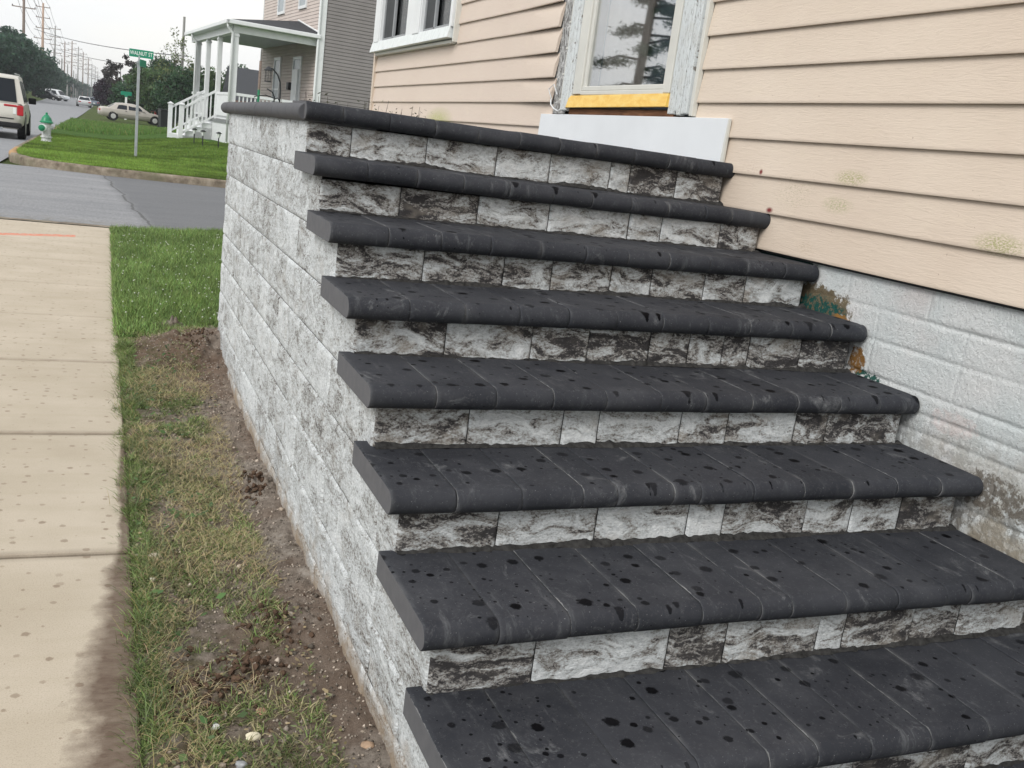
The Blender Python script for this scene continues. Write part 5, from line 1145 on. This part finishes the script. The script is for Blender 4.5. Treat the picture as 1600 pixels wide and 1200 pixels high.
    def cabpt(xs_, h, side):   # point on the cabin side
        zt = np.interp(xs_, [c[0] for c in cab], [c[1] for c in cab]); f = np.interp(xs_, [c[0] for c in cab], [c[2] for c in cab])
        wt = w2 * f * 0.93; wb = w2 * 0.94; z0 = belt - 0.0; k = h; return (xs_ * L, side * (wb + (wt - wb) * k + 0.004), z0 + (zt - 0.09 - z0) * k)
    if kind == 'suv': sw = [(-0.445, -0.27, 1), (-0.255, -0.06, 1), (-0.045, 0.15, 1)]
    else: sw = [(-0.255, -0.10, 1), (-0.085, 0.10, 1)]
    for s in (-1, 1):
        for (a_, b_, _) in sw:
            pane('side_window', [cabpt(a_, 0.0, s), cabpt(b_ + (0.04 if b_ > 0.09 else 0), 0.0, s), cabpt(b_ - (0.02 if b_ > 0.09 else 0), 0.93, s), cabpt(a_ + (0.03 if a_ < -0.2 and kind != 'suv' else 0.0), 0.93, s)], 0.012)
    c0, c1 = cab[0], cab[1]; r0 = (c0[0] * L, c0[1] + 0.02); r1 = (c1[0] * L, c1[1] - 0.02)
    pane('rear_window', [(r0[0], -w2 * 0.84, r0[1]), (r0[0], w2 * 0.84, r0[1]), (r1[0], w2 * c1[2] * 0.84, r1[1]), (r1[0], -w2 * c1[2] * 0.84, r1[1])], 0.02)
    c0, c1 = cab[-1], cab[-2]; r0 = (c0[0] * L, c0[1] + 0.02); r1 = (c1[0] * L, c1[1] - 0.02)
    pane('windscreen', [(r0[0], -w2 * 0.86, r0[1]), (r0[0], w2 * 0.86, r0[1]), (r1[0], w2 * c1[2] * 0.86, r1[1]), (r1[0], -w2 * c1[2] * 0.86, r1[1])], 0.02)
    for fx in wx:
        for s in (-1, 1):
            w = MB().lathe([(wr * 0.55, s * -0.10), (wr * 0.95, s * -0.115), (wr, s * -0.09), (wr, s * 0.09), (wr * 0.95, s * 0.115), (wr * 0.62, s * 0.10)], 22, (fx * L, s * (w2 - 0.105), wr), 'y').build('wheel', M_BLACK, t)
            MB().lathe([(wr * 0.62, s * 0.0), (wr * 0.60, s * 0.006), (wr * 0.2, s * 0.012)], 18, (fx * L, s * (w2 - 0.002), wr), 'y').build('rim', plain('rim_silver', (0.55, 0.55, 0.54), 0.4, 0.5, 0.4), w)
            MB().lathe([(wr * 1.16, s * 0.0), (wr * 1.14, s * 0.004)], 22, (fx * L, s * (w2 - 0.012), wr * 1.03), 'y').build('wheel_arch', M_BLACK, t)
    red = plain('tail_red', (0.42, 0.012, 0.02), 0.3, 0.5)
    xr = -0.5 * L
    if kind == 'suv':
        for s in (-1, 1):
            MB().box(xr - 0.012, xr + 0.14, s * w2 * 0.80, s * w2 * 0.975, 0.72, 1.02).box(xr - 0.010, xr + 0.05, s * w2 * 0.45, s * w2 * 0.80, 0.955, 1.02).build('tail_light', red, t, bevel=0.02)
            MB().box(xr - 0.016, xr - 0.0, s * w2 * 0.70, s * w2 * 0.78, 0.76, 0.94).build('reverse_light', M_SWHITE, t)
        MB().box(xr - 0.04, xr + 0.25, -w2 * 0.93, w2 * 0.93, 0.34, 0.50).build('lower_bumper', M_BLACK, t, bevel=0.04)
        MB().box(xr - 0.02, xr + 0.02, -w2 * 0.72, w2 * 0.72, 0.60, 0.63).build('tailgate_seam', M_BLACK, t)
        MB().box(xr - 0.025, xr + 0.01, -0.16, 0.16, 0.70, 0.85).build('number_plate', M_SWHITE, t)
        MB().box(xr - 0.03, xr + 0.01, -0.30, 0.30, 0.90, 0.93).build('chrome_strip', M_STEEL, t)
        for s in (-1, 1):
            MB().box(0.17 * L, 0.20 * L, s * (w2 - 0.03), s * (w2 + 0.20), 1.06, 1.26).build('wing_mirror', M_BLACK, t, bevel=0.03)
            MB().tube([(-0.42 * L, s * w2 * 0.72, Hh + 0.03), (0.1 * L, s * w2 * 0.72, Hh + 0.03)], 0.02, 6).build('roof_rail', M_STEEL, t)
        MB().tube([(-0.47 * L, -w2 * 0.4, 0.33), (-0.515 * L, -w2 * 0.4, 0.30)], 0.04, 8).build('exhaust', M_STEEL, t)
    else:
        for s in (-1, 1):
            MB().box(xr - 0.01, xr + 0.10, s * w2 * 0.50, s * w2 * 0.88, 0.66, 0.80).build('tail_light', red, t, bevel=0.01)
            MB().box(0.5 * L - 0.16, 0.5 * L - 0.02, s * w2 * 0.55, s * w2 * 0.90, 0.56, 0.68).build('headlight', M_SWHITE, t, bevel=0.01)
            MB().box(0.12 * L, 0.145 * L, s * (w2 - 0.06), s * (w2 + 0.12), 0.92, 1.03).build('wing_mirror', paint, t, bevel=0.02)
            for hx_ in (-0.10, 0.09): MB().box(hx_ * L - 0.16, hx_ * L - 0.02, s * (w2 - 0.002), s * (w2 + 0.02), 0.80, 0.835).build('door_handle', M_CGLASS, t)
            MB().box(-0.24 * L, 0.22 * L, s * (w2 - 0.004), s * (w2 + 0.006), 0.52, 0.555).build('side_moulding', plain('moulding_tan', tuple(c * 0.55 for c in col)), t)
        MB().box(xr - 0.014, xr + 0.02, -0.18, 0.18, 0.55, 0.68).build('number_plate', M_SWHITE, t)
    return t
car('parked_suv', 'champagne white large SUV parked at the curb at the left edge, seen from behind', 5.35, 2.02, 1.90, (0.60, 0.575, 0.52), (-3.98, 32.6, G + 0.008), R_(91.5), 'suv', cat='SUV')
car('parked_sedan', 'tan beige sedan parked side on behind the corner lawn', 5.3, 1.85, 1.45, (0.50, 0.465, 0.42), (azx(0.0232, 86), 86, G + 0.06), R_(6), 'sedan')
car('white_sedan', 'white sedan standing in the main street, seen from behind', 4.7, 1.9, 1.5, (0.70, 0.71, 0.72), (azx(-0.0185, 158), 158, float(gz(158)) + 0.01), R_(94), 'sedan')
car('parked_car', 'blue grey car parked at the curb beyond the white sedan', 4.7, 1.85, 1.5, (0.16, 0.19, 0.24), (azx(-0.0105, 176), 176, float(gz(176)) + 0.01), R_(93), 'sedan')
car('parked_car', 'dark car half hidden behind the blue grey parked car', 4.8, 1.9, 1.7, (0.03, 0.035, 0.05), (azx(-0.0072, 205), 205, float(gz(205)) + 0.01), R_(93), 'suv')
def onbank(x, y): return float(groundz(x, y)) + 0.03
x_, y_ = azx(-0.0485, 205), 205.0; car('black_car', 'black car parked on the grass bank below the poles', 5.2, 1.9, 1.55, (0.012, 0.014, 0.018), (x_, y_, onbank(x_, y_)), R_(-25), 'sedan')
x_, y_ = azx(-0.0425, 215), 215.0; car('white_pickup', 'white vehicle parked just beyond the black car on the grass bank', 5.4, 2.0, 2.0, (0.68, 0.70, 0.72), (x_, y_, onbank(x_, y_)), R_(-30), 'suv')
# wheelie bin beside the porch
t = empty('wheelie_bin', (azx(0.0512, 60), 60, float(lawnz(2.6, 60))), R_(10)); tag(t, 'black wheelie bin standing in front of the tan sedan bonnet', 'bin')
MB().add([(-0.26, -0.28, 0.05), (0.26, -0.28, 0.05), (0.26, 0.28, 0.05), (-0.26, 0.28, 0.05), (-0.32, -0.36, 1.12), (0.32, -0.36, 1.12), (0.32, 0.36, 1.12), (-0.32, 0.36, 1.12)], [[0, 3, 2, 1], [0, 1, 5, 4], [1, 2, 6, 5], [2, 3, 7, 6], [3, 0, 4, 7], [4, 5, 6, 7]]).build('bin_body', M_IRON, t, bevel=0.03)
MB().box(-0.34, 0.34, -0.40, 0.40, 1.12, 1.20).build('bin_lid', M_IRON, t, bevel=0.03)
for s in (-1, 1): MB().lathe([(0.12, -0.03), (0.12, 0.03)], 14, (s * 0.28, 0.32, 0.12), 'x').build('bin_wheel', M_BLACK, t)
car('dark_pickup', 'dark pickup parked behind the wheelie bin', 5.0, 1.9, 1.75, (0.02, 0.025, 0.035), (azx(0.0655, 96), 96, G + 0.1), R_(8), 'suv')
# dark roofed house behind the porch
t = empty('far_house', (azx(0.100, 80) + 5.4, 80, G)); tag(t, 'low house with a dark shingled roof seen between the porch posts and wall', 'house')
MB().box(-4.0, 6, 0, 8, 0, 2.9).build('wall', plain('brown_wall', (0.12, 0.095, 0.085)), t)
MB().add([(-4.5, -0.5, 2.8), (6.5, -0.5, 2.8), (6.5, 8.5, 2.8), (-4.5, 8.5, 2.8), (-4.5, 4, 5.6), (6.5, 4, 5.6)], [[0, 1, 5, 4], [2, 3, 4, 5], [0, 4, 3], [1, 2, 5], [0, 3, 2, 1]]).build('roof', M_SHING, t)
MB().box(-4.5, 6.5, -0.56, -0.5, 2.62, 2.86).build('fascia', plain('brown_fascia', (0.16, 0.10, 0.08)), t)

# ------------------------------------------------------------------ utility poles and wires
PD = [(-0.0682, 200, 24.5, M_POLE, 0.27), (-0.0530, 262, 20.2, M_POLE3, 0.34), (-0.0431, 345, 20.4, M_POLE2, 0.30), (-0.0351, 436, 20.5, M_POLE, 0.30), (-0.0292, 430, 20.8, M_POLE, 0.30), (-0.0240, 470, 20.8, M_POLE2, 0.30), (-0.0199, 520, 21, M_POLE, 0.30), (-0.0155, 580, 20.8, M_POLE, 0.32), (-0.0125, 650, 20, M_POLE2, 0.3), (-0.0096, 710, 20.8, M_POLE2, 0.3), (-0.0075, 800, 20, M_POLE2, 0.3)]
PW = ['nearest, half hidden by the SUV roof', 'second, pale orange brown wood', 'third in the row', 'fourth in the row', 'fifth in the row', 'sixth in the row', 'seventh in the row', 'eighth in the row', 'ninth in the row', 'tenth in the row', 'farthest in the row']
tops = []
for i, (az, y, top, mat, r) in enumerate(PD):
    x = azx(az, y); zb = float(groundz(x, y)) - 0.3; t = empty('utility_pole', (x, y, zb)); tag(t, 'tall wooden utility pole with stacked crossarms, ' + PW[i], 'utility pole', 'tall utility poles along the main street')
    MB().tube([(0, 0, 0), (0, 0, top - zb)], [r * 1.15, r * 0.62], 10).build('shaft', mat, t, smooth=True)
    sp = 2.35
    for k in range(4 if i else 5):
        z = top - zb - 1.0 - k * sp; hw = 1.5 if k < 3 else 1.9
        a_ = MB().box(-hw, hw, -0.16, 0.0, z, z + 0.17).build('crossarm', M_POLE, t)
        for s in (-1, 1): MB().lathe([(0.07, z + 0.17), (0.1, z + 0.25), (0.05, z + 0.4)], 8, (s * (hw - 0.1), -0.05, 0)).build('insulator', M_IRON, a_)
    tops.append((x, y, top))
tall = sorted(tops, key=lambda q: q[1]); tall = [tall[0], tall[1], tall[2]] + tall[4:]
tall = [(azx(-0.085, 120), 120, 24.0)] + tall
nW = 0
for k in range(4):
    for s in (-1, 1):
        pts = []
        for (a_, b_) in zip(tall[:-1], tall[1:]):
            for q in range(9):
                f = q / 9; pts.append((a_[0] + (b_[0] - a_[0]) * f + s * 1.4, a_[1] + (b_[1] - a_[1]) * f, a_[2] + (b_[2] - a_[2]) * f - 0.6 - k * 2.35 - 1.6 * 4 * f * (1 - f)))
        pts.append((tall[-1][0] + s * 1.4, tall[-1][1], tall[-1][2] - 0.6 - k * 2.35))
        o = MB().tube(pts, 0.035, 4).build('power_line', M_WIRE); nW += 1
        tag(o, 'power line strung along the %s side of the tall poles at the %s crossarm level' % ('left' if s < 0 else 'right', ['top', 'second', 'third', 'fourth'][k]), 'power line', 'power lines strung along the tall poles')
for j, (a_, b_) in enumerate([((azx(-0.060, 240), 240, 13.0), (azx(0.07, 110), 110, 5.6)), ((azx(-0.045, 330), 330, 13.2), (azx(0.07, 118), 118, 4.4)), ((azx(-0.018, 300), 300, 6.6), (azx(0.02, 250), 250, 5.4))]):
    pts = [(a_[0] + (b_[0] - a_[0]) * f, a_[1] + (b_[1] - a_[1]) * f, a_[2] + (b_[2] - a_[2]) * f - 3.0 * f * (1 - f)) for f in np.linspace(0, 1, 14)]
    tag(MB().tube(pts, 0.05, 4).build('service_line', M_WIRE), ['thin line crossing the sky from the pale pole down to the right, upper of two', 'thin line crossing the sky from the poles down to the right, lower of two', 'short thin line low in the sky above the purple tree'][j], 'power line')
for i, (az, y, top) in enumerate([(-0.079, 180, 6.2), (-0.0437, 250, 9.8), (-0.0373, 300, 9.6), (-0.0325, 340, 9.4), (-0.0275, 400, 9.2), (-0.0255, 440, 9.0)]):
    x = azx(az, y); zb = float(groundz(x, y)) - 0.2; t = empty('short_utility_pole', (x, y, zb)); tag(t, 'short grey service pole among the tall ones, ' + ['just behind the SUV roof', 'next to the black car', 'beyond the white vehicle', 'in front of the dark tree line, fourth', 'fifth of the short poles', 'farthest of the short poles'][i], 'utility pole', 'short grey poles beside the main street')
    MB().tube([(0, 0, 0), (0, 0, top - zb)], [0.22, 0.15], 8).build('shaft', M_POLE2, t); MB().box(-0.35, -0.12, -0.15, 0.15, (top - zb) * 0.42, (top - zb) * 0.42 + 0.7).build('transformer', M_STEEL, t)
t = empty('lone_utility_pole', (azx(0.0648, 90), 90, G)); tag(t, 'lone grey utility pole rising from the trees left of the porch roof', 'utility pole')
MB().tube([(0, 0, 0), (0, 0, 9.4)], [0.15, 0.10], 8).build('shaft', M_POLE2, t)

# ------------------------------------------------------------------ stones and debris in the dirt strip
def stone(x, y, r, col, label, seed, flat=0.6, cat='stone'):
    g = np.random.default_rng(seed); bm = bmesh.new(); bmesh.ops.create_icosphere(bm, subdivisions=3, radius=1.0)
    P = np.array([v.co[:] for v in bm.verts]); d = 1 + 0.45 * fbm(P[:, 0] * 1.3 + seed, P[:, 1] * 1.3, P[:, 2] * 1.3, seed); P = P * d[:, None] * r * np.array([1, g.uniform(0.6, 1.0), flat])
    F = np.array([[v.index for v in f.verts] for f in bm.faces]); bm.free()
    o = mk('stone', P, F, plain('stone_%d' % seed, col, 0.85, 0.2, var=0.25, sc=60, bump=0.4), smooth=True); o.location = (x, y, float(soilz(x, y)) + r * flat * 0.35); o.rotation_euler = (0, 0, g.uniform(0, 6)); tag(o, label, cat); return o
stone(-0.455, -0.42, 0.020, (0.62, 0.54, 0.44), 'pale cream stone at the sidewalk edge, largest of the three there', 1)
stone(-0.470, -0.60, 0.013, (0.68, 0.64, 0.56), 'small white stone below the cream stone at the sidewalk edge', 2)
stone(-0.485, -0.66, 0.011, (0.55, 0.44, 0.36), 'tiny pinkish stone by the sidewalk edge', 3)
stone(-0.270, -1.50, 0.020, (0.66, 0.60, 0.45), 'cream shell shaped stone in the grass near the bottom edge', 4, 0.35)
stone(-0.355, -1.44, 0.014, (0.82, 0.84, 0.82), 'bright white chip in the dry grass', 5, 0.4)
stone(-0.085, -0.93, 0.013, (0.42, 0.36, 0.29), 'rounded grey brown pebble on the bare soil', 6)
stone(0.000, -1.60, 0.017, (0.36, 0.25, 0.17), 'brown stone at the foot of the block wall', 7)
stone(-0.31, -1.60, 0.016, (0.34, 0.35, 0.36), 'grey stone in the grass at the bottom edge', 8)
stone(-0.235, -1.40, 0.016, (0.50, 0.27, 0.20), 'reddish brown leaf like chip lying in the dry grass', 9, 0.2)
n = 420; x = rng.uniform(-0.5, 0.03, n); y = rng.uniform(-2.0, 3.2, n); r = rng.uniform(0.002, 0.006, n) * (1 + (rng.random(n) > 0.93)); V = []; F = []
for k in range(n):
    b = len(V); z0 = float(soilz(x[k], y[k])) + r[k] * 0.4; V += [(x[k] + r[k] * p[0] * 1.2, y[k] + r[k] * p[1], z0 + r[k] * p[2] * 0.7) for p in ico]; F += [[b + i for i in f] for f in icf]
tag(mk('gravel', np.array(V), F, plain('grit', (0.30, 0.25, 0.20), 0.9, 0.1, var=0.6, sc=50)), 'fine grit and small pebbles scattered over the bare soil', 'gravel', kind='stuff')
n = 9000; x = -0.55 + 0.60 * rng.random(n) ** 0.7; y = rng.uniform(-2.1, 3.3, n); r = rng.uniform(0.0012, 0.0048, n) * (1 + 1.2 * (rng.random(n) > 0.96)); q8 = np.array([(1, 0, 0), (0, 1, 0), (-1, 0, 0), (0, -1, 0), (0, 0, 1), (0, 0, -1)], float)
VV = q8[None] * rng.uniform(0.6, 1.4, (n, 6, 1)) * r[:, None, None] + np.stack([x, y, soilz(x, y) + r * 0.3], 1)[:, None, :]
f8 = np.array([(0, 1, 4), (1, 2, 4), (2, 3, 4), (3, 0, 4), (1, 0, 5), (2, 1, 5), (3, 2, 5), (0, 3, 5)]); FF = (np.arange(n)[:, None, None] * 6 + f8[None]).reshape(-1, 3)
ton = rng.choice([0.35, 0.7, 1.0, 1.3, 1.9], n, p=[0.25, 0.25, 0.25, 0.17, 0.08])[:, None] * np.array([0.28, 0.24, 0.20]); M_CRUMB = N('soil_crumbs'); M_CRUMB = M_CRUMB.done(M_CRUMB.n('Attribute', attribute_name='Col').outputs['Color'], 0.95, 0.1)
tag(mk('soil_crumbs', VV.reshape(-1, 3), FF, M_CRUMB, col=np.repeat(ton, 6, 0)), 'loose crumbs of earth over the bare soil strip', 'soil crumbs', kind='stuff')
n = 700; cl_ = rng.choice(5, n); cc = np.array([(-0.05, 0.20), (-0.37, -1.30), (-0.14, -0.95), (-0.25, -1.22), (-0.1, 2.5)])[cl_]; x = cc[:, 0] + rng.normal(0, 0.045, n); y = cc[:, 1] + rng.normal(0, 0.07, n); k_ = (x < 0.0) & (x > -0.5); x, y = x[k_], y[k_]; n = len(x); r = rng.uniform(0.003, 0.011, n); V = []; F = []
for k in range(n):
    b = len(V); z0 = float(soilz(x[k], y[k])) + r[k] * 0.3; q = rng.uniform(0.6, 1.4, (12, 1)); V += list(np.array(ico) * q * r[k] + np.array([x[k], y[k], z0])); F += [[b + i for i in f] for f in icf]
tag(mk('soil_clods', np.array(V), F, plain('dark_clod', (0.085, 0.055, 0.038), 0.95, 0.1, var=0.5, sc=40)), 'dark crumbly clods of dug up soil beside the block wall', 'soil clods', kind='stuff')

# ------------------------------------------------------------------ haze
hm = bpy.data.materials.new('haze'); hm.use_nodes = True; hm.node_tree.nodes.clear()
ho = hm.node_tree.nodes.new('ShaderNodeOutputMaterial'); hv = hm.node_tree.nodes.new('ShaderNodeVolumePrincipled')
hv.inputs['Color'].default_value = (0.86, 0.90, 0.95, 1); hv.inputs['Density'].default_value = 0.00045; hv.inputs['Anisotropy'].default_value = 0.2
hm.node_tree.links.new(hv.outputs[0], ho.inputs['Volume'])
o = MB().box(-1700, 1700, -700, 2600, G - 3, 32).build('haze', hm); tag(o, kind='stuff')
